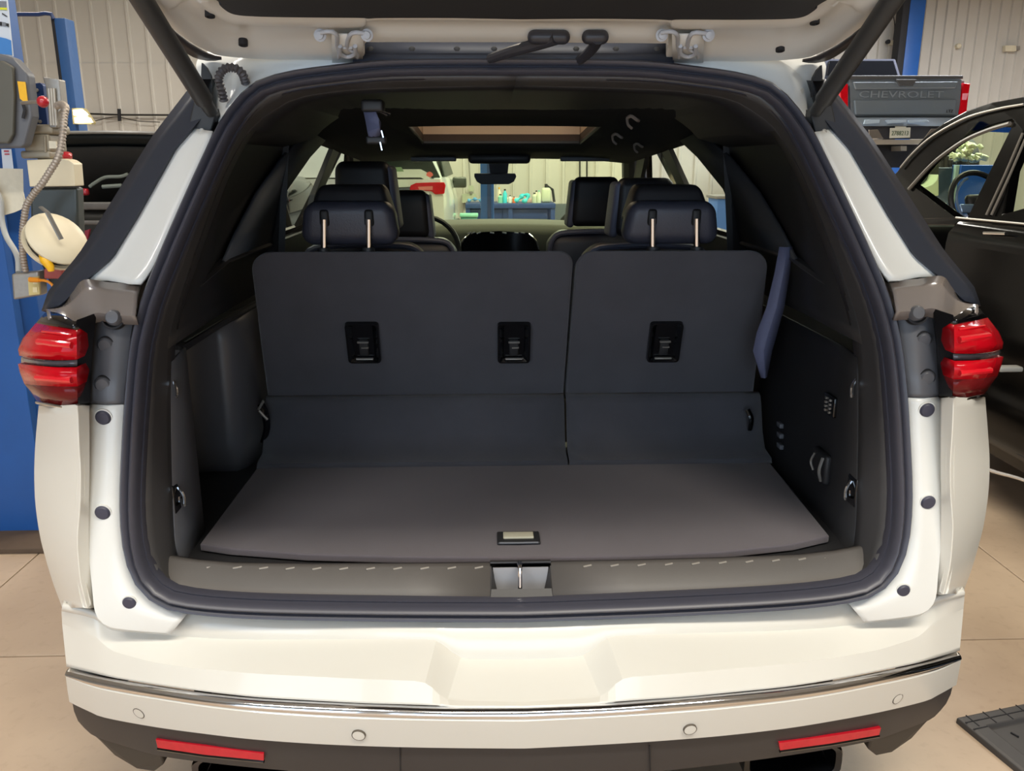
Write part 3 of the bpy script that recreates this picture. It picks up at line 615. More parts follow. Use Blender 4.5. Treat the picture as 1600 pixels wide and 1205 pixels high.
# seat panel lofts
def seat_side(z): return interp(z, [(0.9, 0.724), (1.30, 0.70)])
def fpt(x, t, off=0.0):  # t 0..1 bottom->top on the rear face of the third row backs
    z = 0.895+(1.352-0.895)*t; return V((x, 2.405-0.155*t-off, z+off*0.3))
def rpanel(x0b, x1b, x0t, x1t, rad, name, mats):
    P = [(x0b, 0.0), (x1b, 0.0), (x1b+(x1t-x1b)*0.4, 0.4)]
    k = 8
    for i in range(k+1):
        a = radians(90*i/k); P.append((x1t-rad[1]+rad[1]*cos(a), 1-(rad[1]-rad[1]*sin(a))/0.48))
    for i in range(k+1):
        a = radians(90+90*i/k); P.append((x0t+rad[0]+rad[0]*cos(a), 1-(rad[0]-rad[0]*sin(a))/0.48))
    P.append((x0b+(x0t-x0b)*0.4, 0.4))
    c = V(((x0t+x1t)/2, 0.5)) if False else ((x0t+x1t)/2, 0.5)
    mb = MB()
    def rr(sc, off): return [fpt(c[0]+(x-c[0])*(1-sc/(abs(x1t-x0t)/2)), c[1]+(t-c[1])*(1-sc/0.24), off) for x, t in P]
    R = mb.loft([rr(0.012, -0.10), rr(0.0, -0.085), rr(0.0, -0.008), rr(0.004, -0.002), rr(0.014, 0.0)], closed=True)
    mb2 = R[-1]; fc_ = bmesh.ops.triangle_fill(mb.bm, use_beauty=True, edges=[mb.bm.edges.get((mb2[i], mb2[(i+1) % len(mb2)])) for i in range(len(mb2))])
    bk_ = R[0]; bmesh.ops.triangle_fill(mb.bm, use_beauty=True, edges=[mb.bm.edges.get((bk_[i], bk_[(i+1) % len(bk_)])) for i in range(len(bk_))])
    return mb.build(name, mats, car, ang=35)
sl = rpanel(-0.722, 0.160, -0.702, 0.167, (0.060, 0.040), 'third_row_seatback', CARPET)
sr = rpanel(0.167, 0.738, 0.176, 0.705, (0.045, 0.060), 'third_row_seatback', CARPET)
sl['label'] = 'wider left third row seatback'; sr['label'] = 'narrower right third row seatback'
def dpos(u, v): # point on the rear face
    Y = 2.35
    for _ in range(20):
        p = aY(u, v, Y); t = (p.z-0.895)/0.457; Y = 0.5*Y+0.5*(2.405-0.155*t)
    return aY(u, v, Y)
def latch(u, v, par):
    p = dpos(u, v); tilt = atan(0.155/0.457)
    R = Euler((tilt, 0, 0)).to_matrix()
    def L(x, y, z): return p+R@V((x, y, z))
    mb = MB(); W, H = 0.048, 0.066
    def rrect(w, h, r, y): return [L(sxn*(w-r)+r*cos(radians(a0+a)), y, szn*(h-r)+r*sin(radians(a0+a))) for sxn, szn, a0 in ((1, 1, 0), (-1, 1, 90), (-1, -1, 180), (1, -1, 270)) for a in (0, 30, 60, 90)]
    Rr = mb.loft([rrect(W, H, 0.010, 0.002), rrect(W*0.97, H*0.98, 0.010, -0.014), rrect(W*0.86, H*0.92, 0.008, -0.014), rrect(W*0.60, H*0.82, 0.006, -0.002)], closed=True)
    mb.bm.faces.new(Rr[-1]); bz = mb.build('latch_bezel', GLOSSB, par, ang=25)
    mb = MB(); mb.box(L(0, -0.003, -0.018), (0.026, 0.012, 0.05), rot=(tilt, 0, 0), bev=0.003); mb.box(L(0, -0.008, 0.002), (0.030, 0.01, 0.005), rot=(tilt, 0, 0), bev=0.001); mb.build('latch_lever', DARK, bz)
    mb = MB(); mb.box(L(0, -0.012, 0.005), (0.032, 0.006, 0.003), rot=(tilt, 0, 0)); mb.box(L(0.004, -0.010, -0.014), (0.020, 0.006, 0.003), rot=(tilt, 0, 0)); mb.box(L(0, -0.010, -0.052), (0.050, 0.008, 0.005), rot=(tilt, 0, 0), bev=0.002); mb.build('latch_slot_edge', STEEL, bz)
latch(568, 534, sl); latch(803, 534, sl); latch(1038, 533, sr)
# carpet flaps bridging to the floor, with a soft ridge
for x0, x1, p_ in ((-0.724, 0.160, sl), (0.166, 0.752, sr)):
    mb = MB(); n = 10
    rowsF = [[V((x0+(x1-x0)*i/n, y, z)) for i in range(n+1)] for y, z in ((2.404, 0.905), (2.388, 0.897), (2.378, 0.880), (2.345, 0.800), (2.310, 0.756), (2.25, 0.748), (2.246, 0.738))]
    mb.loft(rowsF); mb.build('carpet_flap', CARPET, p_, ang=50, solid=0.008)
# interior side trims
def smooth_lower(s): return None
for s in (-1, 1):
    f = (lambda p: p) if s < 0 else mir
    ii = [p for p in ini]   # left coordinates, top -> bottom
    def xin(z): return -interp(z, [(0.7, 0.765), (1.2, 0.765), (1.35, 0.76), (1.7, 0.665), (1.78, 0.62)])
    top = [p for p in ii if p.z > 1.17] ; low = [p for p in ii if p.z <= 1.19]
    # upper rear trim: from ring to window
    def fwd(P, Y):
        o = []
        for p in P:
            z = min(p.z, hz(Y)-0.005)
            if p.x > -0.6: o.append(V((p.x*0.98, Y, min(p.z, hz(Y)-0.004))))
            else: o.append(V((xin(z), Y, z)))
        return o
    st = [V((p.x, p.y+0.0, p.z)) for p in top]
    up2 = [V((p.x if p.x > -0.6 else min(p.x, xin(p.z)), 2.14, min(p.z, hz(2.14)-0.004))) for p in top]
    up3 = fwd(top, 2.64)
    mb = MB(); mb.loft([[f(p) for p in r] for r in (st, up2, up3)]); mb.build('cargo_upper_trim', DARK, car, ang=50, solid=0.006)
    # front part: rail above window, belt panel, pillars (plate with the window openings)
    def ip(y, z): return f(V((xin(z)+0.0, y, z)))
    o = [(2.645, 0.70), (2.645, 1.72), (3.4, 1.70), (4.3, 1.60), (5.0, 1.24), (5.0, 0.5), (2.8, 0.5)]
    h1 = [(2.67, 1.325), (2.73, 1.47), (3.0, 1.60), (3.30, 1.675), (3.56, 1.665), (3.33, 1.46), (3.29, 1.325)]
    h2 = [(3.44, 1.325), (3.48, 1.46), (3.70, 1.65), (4.05, 1.62), (4.72, 1.325)]
    mb = MB(); mb.fill([[ip(*q) for q in o], [ip(*q) for q in h1], [ip(*q) for q in h2]], thick=(s*0.02, 0, 0)); mb.build('cabin_side_trim', DARK, car, smooth=False)
    # belt ledge; pillar cover coloured as lit on the left, shaded on the right
    mb = MB(); mb.tube([f(V((-0.755, 1.95, 1.30))), f(V((-0.75, 2.2, 1.335))), f(V((-0.745, 2.62, 1.335)))], 0.018, 8, flat=0.5); mb.build('belt_ledge', TRIM, car)
    pcm = mat('lit_slate_pillar_cover', (74, 80, 88), 0.6) if s < 0 else mat('shaded_pillar_cover', (46, 48, 52), 0.65)
    mb = MB(); mb.loft([[f(V((xin(z)+0.014, y, z))) for y, z in r] for r in ([(2.16, 1.335), (2.62, 1.33)], [(2.24, 1.40), (2.665, 1.42)], [(2.38, 1.50), (2.73, 1.50)], [(2.58, 1.59), (2.98, 1.60)], [(2.85, 1.675), (3.26, 1.68)])]); mb.build('pillar_cover', pcm, car, solid=0.01)
    if s > 0:
        st = [V((p.x, p.y+0.03, p.z)) for p in low]
        mb = MB(); mb.loft([[f(p) for p in r] for r in (st, [V((-0.768, 1.90, p.z)) for p in low], [V((-0.768, 2.64, p.z)) for p in low])])
        mb.build('cargo_side_trim', DARK, car, ang=50, solid=0.006)
    else:
        zs = [1.175, 1.1, 1.0, 0.9, 0.8, 0.715]
        st = rs([V((p.x, p.y+0.03, p.z)) for p in low], 6)
        path = [(-0.755, 1.86), (-0.775, 1.885), (-0.80, 1.89), (-0.90, 1.93), (-0.93, 2.05), (-0.935, 2.22), (-0.925, 2.262), (-0.90, 2.275), (-0.86, 2.285), (-0.82, 2.283), (-0.795, 2.285), (-0.775, 2.31), (-0.76, 2.40), (-0.755, 2.64)]
        mb = MB(); mb.loft([st]+[[V((x, y, z)) for z in zs] for x, y in path])
        mb.build('cargo_side_trim', mat('satin_trim', (92, 93, 98), 0.34), car, ang=60, solid=0.006)
        mb = MB(); mb.fill([[V((x, y, 1.165)) for x, y in path[:-1]]+[V((-0.755, 2.5, 1.165)), V((-0.76, 2.2, 1.165))]], thick=(0, 0, 0.015)); mb.build('recess_lid', DARK, car, smooth=False)
        mb = MB(); mb.tube([V((-0.768, 1.9, 1.172)), V((-0.765, 2.2, 1.172)), V((-0.755, 2.62, 1.172))], 0.01, 8); mb.build('armrest_edge', TRIM, car)
# hooks and small fittings on the side trims
def hook(u, v, s, hgt=0.045):
    p = aX(u, v, s*0.757)
    mb = MB(); mb.box(p+V((s*0.004, 0, 0)), (0.01, 0.045, hgt*1.5), bev=0.004); hk = mb.build('cargo_hook', GLOSSB, car)
    mb = MB(); mb.tube(rs([p+V((-s*0.002, 0, hgt*0.5)), p+V((-s*0.014, -0.004, hgt*0.1)), p+V((-s*0.016, -0.01, -hgt*0.35)), p+V((-s*0.006, 0.012, -hgt*0.45)), p+V((-s*0.004, 0.014, -hgt*0.1))], 16), 0.004, 8); mb.build('hook_loop', CHROME, hk)
hook(266, 606, -1); hook(278, 776, -1); hook(1340, 606, 1); hook(1330, 766, 1)
p = aX(1298, 633, 0.757)
mb = MB(); mb.box(p, (0.012, 0.06, 0.05), bev=0.004); oc = mb.build('power_outlet', GLOSSB, car)
mb = MB()
for dy in (-0.012, 0.012):
    for k in range(4): mb.box(p+V((-0.008, dy, -0.015+k*0.010)), (0.004, 0.006, 0.005))
mb.build('outlet_slot', STEEL, oc)
p = aX(1284, 727, 0.757); mb = MB(); mb.box(p, (0.02, 0.085, 0.075), bev=0.008); bh = mb.build('bin_handle', DARK, car)
mb = MB(); mb.tube(rs([p+V((-0.012, -0.03, 0.03)), p+V((-0.02, -0.034, 0)), p+V((-0.012, -0.03, -0.03))], 10), 0.004, 6); mb.tube(rs([p+V((-0.012, 0.02, 0.025)), p+V((-0.016, 0.03, 0)), p+V((-0.012, 0.02, -0.02))], 10), 0.003, 6); mb.build('handle_edge', STEEL, bh)
for v in (664, 680, 697):
    p = aX(1219, v, 0.757); MB().box(p, (0.012, 0.03, 0.014), bev=0.003).build('seat_switch', GREYM, car)
for u, v in ((1311, 476), (1318, 485), (293, 480), (310, 500)):
    s = 1 if u > 800 else -1; p = aX(u, v, s*0.757); MB().box(p, (0.008, 0.03, 0.008), bev=0.002).build('trim_clip', GREYM, car)
# speaker patch
# right shoulder belt and left strap
BELT = mat('slate_webbing', (96, 100, 128), 0.7, noise=0.08, nscale=120)
bl = [(1229, 386, 2.19), (1222, 430, 2.19), (1212, 480, 2.19), (1199, 520, 2.20), (1192, 548, 2.20), (1194, 590, 2.22)]
bw = [0.018, 0.020, 0.024, 0.028, 0.026, 0.008]
mb = MB(); mb.loft([[aY(u, v, y)+V((-w_, 0.004, 0)) for (u, v, y), w_ in zip(bl, bw)], [aY(u, v, y)+V((0, -0.004, 0)) for (u, v, y), w_ in zip(bl, bw)], [aY(u, v, y)+V((w_, 0.006, 0)) for (u, v, y), w_ in zip(bl, bw)]]); mb.build('seat_belt', BELT, car, solid=0.003)
mb = MB(); mb.tube(rs([aY(408, 632, 2.33), aY(414, 646, 2.32), aY(417, 668, 2.33), aY(412, 690, 2.34)], 12), 0.012, 8, flat=0.5); mb.build('seat_release', GLOSSB, car)
mb = MB(); mb.tube([aY(404, 640, 2.30), aY(412, 626, 2.30)], 0.004, 6); mb.tube([aY(405, 642, 2.30), aY(418, 656, 2.30)], 0.004, 6); mb.build('release_pin', STEEL, car)
mb = MB(); mb.tube(rs([aY(1168, 640, 2.34), aY(1174, 655, 2.33), aY(1172, 672, 2.33)], 12), 0.012, 8, flat=0.5); mb.build('seat_release', GLOSSB, car)
# ceiling belt buckle
p = aY(585, 175, 2.17); ztop = hz(2.17)
q = [(573, 172), (598, 168)]; 
R0 = [[aY(568, 172, 2.17), aY(586, 170, 2.165), aY(590, 180, 2.165)], [aY(572, 190, 2.17), aY(592, 188, 2.165), aY(593, 192, 2.165)], [aY(575, 205, 2.16), aY(592, 200, 2.15), aY(593, 208, 2.16)], [aY(577, 216, 2.17), aY(584, 212, 2.16), aY(592, 214, 2.17)]]
mb = MB(); mb.loft(R0); hb = mb.build('ceiling_belt', BELT, car, solid=0.004)
mb = MB(); mb.box(aY(583, 166, 2.18), (0.055, 0.05, 0.03), bev=0.008); mb.build('belt_mount', DARK, hb)
mb = MB(); mb.tube([aY(592, 173, 2.16), aY(610, 179, 2.155)], 0.0035, 6); mb.tube([aY(593, 175, 2.16), aY(605, 181, 2.155)], 0.0028, 6); mb.tube([aY(594, 222, 2.16), aY(597, 235, 2.16)], 0.003, 6); mb.tube([aY(596, 204, 2.16), aY(599, 215, 2.16)], 0.003, 6); mb.build('belt_tongue', CHROME, hb)
mb = MB(); mb.box(aY(588, 219, 2.17), (0.05, 0.02, 0.02), bev=0.006); mb.build('belt_buckle', DARK, hb)
for u, v, y in ((987, 192, 2.5), (963, 218, 3.0), (996, 232, 3.4)):
    p = aY(u, v, y); mb = MB(); mb.tube(rs([p+V((-0.014, 0, 0.012)), p+V((-0.004, -0.01, 0.018)), p+V((0.012, -0.012, 0.008)), p+V((0.02, 0, 0.006))], 12), 0.005, 6); mb.tube(rs([p+V((-0.014, 0, 0.012)), p+V((-0.012, -0.012, -0.006)), p+V((0.0, -0.008, -0.016))], 10), 0.004, 6); mb.build('coat_hook', mat('taupe_plastic', (118, 108, 100), 0.5), car)
# headrests of the third row
def headrest3(uc, s):
    c = aY(uc, 335, 2.30)
    def fn(v):
        k = 1-0.20*max(0, v.z/0.065+0.1)*0.6
        return (v.x*k, v.y*(1+0.2*(v.z/0.065)), v.z+0.0)
    mb = MB(); mb.box((c.x, 2.33, 1.421), (0.262, 0.10, 0.118), bev=0.034, seg=6, fn=fn)
    hr_ = mb.build('third_row_headrest', LEATH, sl if s < 0 else sr, ang=60)
    mb = MB(); mb.box((c.x, 2.375, 1.468), (0.25, 0.13, 0.105), bev=0.022, seg=5, fn=lambda v: (v.x*(1-0.30*(v.z/0.105+0.5)), v.y+0.35*(v.z+0.05), v.z)); mb.build('headrest_crown', mat('black_vinyl', (30, 30, 34), 0.5), sl if s < 0 else sr, ang=60)
    return c.x
for uc, s, us in ((545, -1, (506, 576)), (1050, 1, (1020, 1089))):
    headrest3(uc, s)
    for u in us:
        a = aY(u, 392, 2.285); t = aY(u, 338, 2.272); 
        mb = MB(); mb.cyl(V((a.x, 2.285, 1.335)), V((t.x, 2.272, 1.435)), 0.009, 12); mb.build('headrest_post', CHROME, sl if s < 0 else sr)
        mb = MB(); mb.lathe(V((a.x, 2.284, 1.345)), (0, 0, 1), [(0.018, 0), (0.016, 0.012), (0.009, 0.014)], 16); mb.build('post_guide', DARK, sl if s < 0 else sr)
        mb = MB(); mb.box(V((t.x, 2.281, 1.437)), (0.026, 0.02, 0.045), bev=0.008); mb.build('post_socket', mat('socket_black', (12, 12, 14), 0.6), sl if s < 0 else sr)
# captain's chairs and front seats
def chair(name, label, cx, Y, zsh, zh0, zh1, hw, bw, wing):
    mb = MB()
    def fb(v):
        k = interp(v.z, [(-0.3, 1.0), (0.2, 1.0), (0.30, 0.82)]); return (v.x*k, v.y+0.02*v.z, v.z)
    mb.box((cx, Y+0.02, zsh-0.30), (bw, 0.16, 0.60), bev=0.06, seg=5, fn=fb); st_ = mb.build(name, LEATH, car, ang=60); st_['label'] = label
    mb = MB()
    mb.box((cx, Y+0.05, (zh0+zh1)/2), (hw, 0.11, zh1-zh0), bev=0.035, seg=5, fn=lambda v: (v.x*(1-0.12*(v.z/(zh1-zh0)+0.5)), v.y, v.z)); hh = mb.build('headrest', mat('black_vinyl', (30, 30, 34), 0.5), st_, ang=60)
    for sg in wing:
        mb = MB(); mb.box((cx+sg*hw*0.46, Y+0.09, (zh0+zh1)/2-0.01), (0.035, 0.16, (zh1-zh0)*0.95), bev=0.016, seg=4, fn=lambda v: (v.x-sg*0.10*v.z, v.y, v.z)); mb.build('headrest_wing', LEATH2, st_, ang=60)
    mb = MB(); mb.tube(rs([V((cx-bw*0.46, Y-0.04, zsh-0.12)), V((cx-bw*0.40, Y-0.05, zsh-0.025)), V((cx-bw*0.2, Y-0.055, zsh-0.004)), V((cx+bw*0.2, Y-0.055, zsh-0.004)), V((cx+bw*0.40, Y-0.05, zsh-0.025)), V((cx+bw*0.46, Y-0.04, zsh-0.12))], 24), 0.012, 8); mb.build('shoulder_piping', LEATH2, st_)
chair('second_row_seat', 'left captain chair of the second row', -0.52, 3.15, 1.29, 1.34, 1.585, 0.225, 0.50, (1,))
chair('second_row_seat', 'right captain chair of the second row', 0.53, 3.15, 1.285, 1.31, 1.525, 0.235, 0.52, (-1,))
chair('front_seat', 'driver seat headrest area', -0.44, 4.0, 1.235, 1.235, 1.455, 0.22, 0.50, (1,))
chair('front_seat', 'front passenger seat', 0.455, 4.0, 1.27, 1.285, 1.515, 0.24, 0.50, (-1,))
# dashboard
DASHM = mat('olive_grey_dash', (88, 90, 80), 0.7, noise=0.05, nscale=30)
mb = MB(); mb.loft([[V((x, y+0.05*(x/0.7)**2, z-0.03*(abs(x)/0.7)**2)) for x in [i*0.1 for i in range(-7, 8)]] for y, z in ((4.62, 1.0), (4.60, 1.20), (4.62, 1.243), (4.68, 1.256), (4.85, 1.262), (5.12, 1.252), (5.14, 1.0))]); ds = mb.build('dashboard', DASHM, car, ang=60)
mb = MB()
pp = [aY(u, v, 4.56) for u, v in [(714, 398), (722, 378), (735, 364), (780, 361), (825, 364), (838, 378), (846, 398)]]
mb.fill([pp], thick=(0, 0.06, 0)); mb.build('centre_screen', GLOSSB, ds, smooth=False)
mb = MB(); mb.tube(rs([aY(718, 390, 4.55), aY(723, 376, 4.55), aY(735, 366, 4.55)], 8), 0.006, 6); mb.tube(rs([aY(842, 390, 4.55), aY(837, 376, 4.55), aY(826, 366, 4.55)], 8), 0.006, 6); mb.build('screen_trim', CHROME, ds)
for u in (733, 739, 748, 769, 788, 807, 817): MB().box(aY(u, 364, 4.54), (0.022, 0.01, 0.006), rot=(0, -0.4*(1 if u < 760 else -0.4), 0)).build('screen_button', STEEL, ds)
def ringpts(c, r, tilt, n=32): return [V(c)+V((r*cos(2*pi*i/n), r*sin(2*pi*i/n)*sin(tilt), r*sin(2*pi*i/n)*cos(tilt))) for i in range(n)]
mb = MB(); mb.tube(ringpts((-0.40, 4.42, 1.13), 0.19, 0.4), 0.014, 8, closed=True); mb.build('steering_wheel', DARK, car)
# mirror and its stalk
mb = MB(); pm = [aY(u, v, 4.36) for u, v in [(741, 271), (750, 271), (790, 271), (805, 271), (807, 276), (803, 284), (795, 288), (752, 288), (745, 284), (741, 276)]]
mb.fill([pm], thick=(0, 0.035, 0)); mr = mb.build('rear_view_mirror', DARK, car, bev=0.004)
mb = MB(); mb.fill([[aY(u, v, 4.42) for u, v in [(735, 243), (815, 243), (803, 254), (795, 256), (793, 273), (766, 273), (764, 256), (752, 254)]]], thick=(0, 0.05, 0)); mb.build('sensor_housing', mat('socket_black', (12, 12, 14), 0.6), mr, smooth=False)
for u in (758, 800): MB().box(aY(u, 246, 4.40), (0.045, 0.008, 0.008)).build('map_light', LED, mr)
# windshield
mb = MB(); mb.loft([[V((x, y-0.05*(x/0.7)**2, z)) for x in [i*0.1 for i in range(-7, 8)]] for y, z in ((4.46, 1.66), (5.22, 1.22))]); mb.build('windshield', WIND, car, solid=0.004)
for s in (-1, 1): MB().tube([V((s*0.66, 4.35, 1.66)), V((s*0.80, 5.1, 1.25))], 0.04, 8).build('windshield_pillar', DARK, car)
mb = MB(); mb.box((0, 4.43, 1.665), (1.3, 0.1, 0.03)); mb.build('windshield_header', DARK, car)

# ---- tailgate (raised)
tg_z = lambda Y: 1.80+0.25*(1.97-Y)
def onT(u, v, dz=0.0):
    d = ray(u, v); # solve CAM.z + k dz = tg_z(k dy)
    k = (1.80+0.25*1.97+dz-CAM.z)/(d.z+0.25*d.y); return CAM+d*k
To = [(812, 66), (690, 66), (590, 66), (570, 68), (562, 92), (480, 93), (400, 92), (345, 87), (325, 80), (300, 67), (272, 46), (250, 24), (240, 6)]
Ti = [(812, 24), (700, 22), (600, 22), (575, 23), (560, 23), (480, 22.5), (419, 21.5), (385, 20), (368, 18), (356, 14), (346, 7), (339, 0), (334, -8)]
O = [onT(u, v) for u, v in To]; I = [onT(u, v, -0.005) for u, v in Ti]
O[0].x = 0; I[0].x = 0
O += [V((-0.76, 1.55, tg_z(1.55))), V((-0.79, 1.35, tg_z(1.35))), V((-0.79, 1.1, tg_z(1.1)+0.01)), V((-0.74, 0.95, tg_z(0.95)-0.01)), V((-0.5, 0.86, tg_z(0.86)-0.02)), V((-0.2, 0.83, tg_z(0.83)-0.02)), V((0, 0.82, tg_z(0.82)-0.02))]
I += [V((-0.63, 1.5, tg_z(1.5))), V((-0.67, 1.35, tg_z(1.35))), V((-0.67, 1.1, tg_z(1.1))), V((-0.62, 1.0, tg_z(1.0))), V((-0.45, 0.96, tg_z(0.96))), V((-0.2, 0.95, tg_z(0.95))), V((0, 0.95, tg_z(0.95)))]
Oh = rs(O, 80); Ih = []
# parameterise inner with the same key spacing
def rskeys(K, per):
    o = []
    P = [K[0]*2-K[1]]+K+[K[-1]*2-K[-2]]
    for i in range(1, len(P)-2):
        for k in range(per):
            t = k/per; a, b_, c, d = P[i-1:i+3]; o.append(0.5*((2*b_)+(c-a)*t+(2*a-5*b_+4*c-d)*t*t+(3*b_-a-3*c+d)*t**3))
    o.append(K[-1]); return o
Ok, Ik = rskeys(O, 5), rskeys(I, 5)
def fullr(h): return h+[mir(p) for p in reversed(h[1:-1])]
OF, IF = fullr(Ok), fullr(Ik)
U = V((0, 0.24, 0.97))
def mixr(t, up): return [a.lerp(c, t)+U*up for a, c in zip(OF, IF)]
mb = MB(); mb.loft([mixr(0, 0.05), mixr(-0.01, 0.006), mixr(0.0, 0.0), mixr(0.12, 0.0), mixr(0.3, 0.004), mixr(0.36, 0.010), mixr(0.62, 0.012), mixr(0.72, 0.002), mixr(0.86, 0.001), mixr(0.93, 0.010), mixr(1.02, 0.018)], closed=True)
tg = mb.build('tailgate', JAMB, car, ang=50); tg['label'] = 'raised tailgate seen from below'
mb = MB(); outer = mixr(0, 0.05); mb.loft([outer, [V((p.x*0.97, p.y*0.97+0.04, p.z+0.03)) for p in outer]], closed=True)
R = [V((p.x*0.97, p.y*0.97+0.04, p.z+0.03)) for p in outer]; mb.fill([R]); mb.build('tailgate_skin', WHITE, tg, ang=50)
mb = MB(); inr = mixr(0.985, 0.012); inr2 = mixr(1.15, -0.012); mb.loft([inr, mixr(1.04, -0.010), inr2], closed=True); mb.fill([inr2]); mb.build('tailgate_inner_trim', mat('tailgate_lining', (50, 51, 54), 0.6, noise=0.05), tg, ang=50)
# rubber plugs in the tailgate frame
for u, v in ((380, 69), (328, 24), (1219, 78), (1273, 35)):
    p = onT(u, v, -0.002); MB().lathe(p, (0, -0.24, -0.97), [(0.0095, -0.012), (0.0095, 0.003), (0.006, 0.004), (0.0055, 0.001), (0.0005, 0.001)], 20).build('rubber_plug', INK, tg)
# black side garnish of tailgate
for s in (-1, 1):
    f = (lambda p: p) if s < 0 else mir
    k0 = [(236, 4), (252, 30), (262, 46), (276, 66), (300, 84), (318, 90), (332, 91), (346, 89)]
    k1 = [(244, 6), (254, 26), (272, 47), (288, 60), (302, 70), (322, 81), (334, 86), (346, 88.5)]
    A = rs([onT(u, v, 0.02) for u, v in k0], 20); B = rs([onT(u, v, 0.006) for u, v in k1], 20)
    mb = MB(); mb.loft([[f(p) for p in A], [f(p) for p in B]]); mb.build('tailgate_side_garnish', mat('dark_brown_rubber', (44, 38, 40), 0.5), tg, solid=0.006)
# hinges
HW = mat('hinge_paint', (184, 188, 196), 0.45)
for uc in (543, 1075):
    p = aY(uc, 75, 1.962)
    o = onT(uc, 60, -0.006)
    def H(du, dv, dy=0.0): q = onT(uc+du, 75+dv); return aY(uc+du, 75+dv, q.y-0.022+dy)
    mb = MB()
    mb.tube(rs([H(-42, -24, 0.0), H(-26, -26, 0.0), H(-17, -20, -0.005), H(-16, -5), H(-13, 8, -0.004), H(-15, 18, 0.02)], 24), 0.0045, 8)
    mb.tube(rs([H(34, -22, 0.0), H(10, -24, 0.0), H(2, -16, -0.005), H(0, 0), H(14, 8, -0.004), H(15, 18, 0.02)], 24), 0.0045, 8)
    mb.tube(rs([H(-12, -3, -0.01), H(-11, 9, -0.012), H(0, 14, -0.012), H(11, 9, -0.012), H(12, -3, -0.01)], 20), 0.0045, 8)
    mb.box(H(0, -4, 0.010), (0.022, 0.008, 0.016), bev=0.003)
    hg = mb.build('tailgate_hinge', HW, tg, ang=50)
    for du in (-42, 31):
        MB().lathe(H(du, -20, 0.002), (0, -1, -0.15), [(0.0125, 0.004), (0.0125, 0.007), (0.008, 0.008), (0.0072, 0.014), (0.0005, 0.015)], 18).build('hinge_bolt', HW, hg)
    mb = MB(); mb.loft([[onT(uc-25, 52, -0.004), onT(uc+25, 52, -0.004)], [onT(uc-24, 95, -0.004), onT(uc+24, 95, -0.004)]]); mb.build('hinge_plate', JAMB, hg, solid=0.004)
# grommets and hoses
for (u0, u1, v, hose) in ((826, 889, 58, [(868, 60), (850, 66), (830, 72), (800, 80), (765, 92)]), (910, 950, 58, [(934, 60), (928, 72), (918, 84), (905, 95)])):
    a = aY((u0+u1)/2, v, onT((u0+u1)/2, v).y-0.015); hw = (aY(u1, v, 1.93).x-aY(u0, v, 1.93).x)/2
    mb = MB(); mb.box(a, (hw*2, 0.03, 0.028), bev=0.0135, seg=5); gm = mb.build('wiring_grommet', RUB, tg)
    mb = MB(); hp = rs([aY(u, q, onT(u, q).y-0.03) for i, (u, q) in enumerate(hose)], 20); mb.tube(hp, [0.013-0.003*(i/19) for i in range(20)], 10); mb.build('wiring_hose', RUB, gm)
# lift struts
for s in (-1, 1):
    if s < 0: a, c = aY(331, 176, 1.90), aY(222, 0, 1.66)
    else: a, c = aY(1274, 176, 1.90), aY(1394, 0, 1.66)
    if s > 0: a = V((-aY(331, 176, 1.90).x, a.y, a.z))
    d = (c-a); e = a+d*1.55
    mb = MB(); mb.tube([a, a+d*0.12, a+d*0.13, c, e], [0.013, 0.015, 0.0195, 0.0205, 0.0205], 20); stt = mb.build('lift_strut', mat('satin_black_tube', (58, 58, 58), 0.42), car, ang=50)
    f = (lambda p: p) if s < 0 else mir
    q = [(302, 158), (322, 160), (338, 178), (330, 205), (312, 236), (296, 238), (289, 228), (292, 205)]
    mb = MB(); mb.fill([[f(aY(u, v, 1.915)) for u, v in q]], thick=(0, 0.05, 0)); br = mb.build('strut_bracket', DARK, car, smooth=False, bev=0.004)
    MB().lathe(f(aY(306, 222, 1.912)), (0, -1, 0), [(0.007, 0), (0.007, 0.005), (0.0005, 0.006)], 10).build('bracket_bolt', STEEL, br)
    MB().lathe(f(aY(316, 205, 1.912)), (0, -1, 0), [(0.006, 0), (0.006, 0.004), (0.0005, 0.005)], 10).build('bracket_bolt', STEEL, br)
#@@PART2
# ================================================================== LEFT: LIFT POST AND WHAT HANGS ON IT
post = thing('lift_post', (-2.12, 3.55, 0), 'scuffed blue lift post at the left edge beside the white SUV', 'lift post')
mb = MB(); o = [(-2.32, 3.42), (-1.995, 3.42), (-1.995, 3.47), (-2.02, 3.47), (-1.955, 3.53), (-1.955, 3.70), (-2.32, 3.70)]
mb.loft([[V((x, y, 0.02)) for x, y in o], [V((x, y, 3.9)) for x, y in o]], closed=True); mb.face([V((x, y, 3.9)) for x, y in o]); mb.build('column', BLUEP, post, smooth=False, bev=0.004)
MB().box((-2.12, 3.50, 0.012), (0.62, 0.52, 0.024), bev=0.004).build('base_plate', mat('rusty_plate', (92, 76, 62), 0.8, noise=0.2), post)
for x, y in ((-1.87, 3.32), (-1.87, 3.66), (-2.3, 3.32)): MB().lathe((x, y, 0.024), (0, 0, 1), [(0.022, 0), (0.022, 0.02), (0.012, 0.022), (0.012, 0.045), (0.001, 0.046)], 6).build('anchor_bolt', OILY, post)
MB().box((-1.93, 3.62, 0.62), (0.05, 0.06, 0.18), bev=0.01).build('cable_guide', mat('rusty_plate', (92, 76, 62), 0.8), post)
cb = thing('lift_control_box', aY(22, 232, 3.1), 'grey moulded control housing with red ball lever on the blue post', 'control box')
mb = MB(); q = [(-30, 78), (0, 84), (20, 90), (43, 116), (47, 150), (50, 182), (38, 226), (32, 231), (-30, 232)]
mb.fill([[aY(u, v, 3.17) for u, v in q]], thick=(0, 0.055, 0)); mb.build('housing', GREYM, cb, smooth=False, bev=0.008)
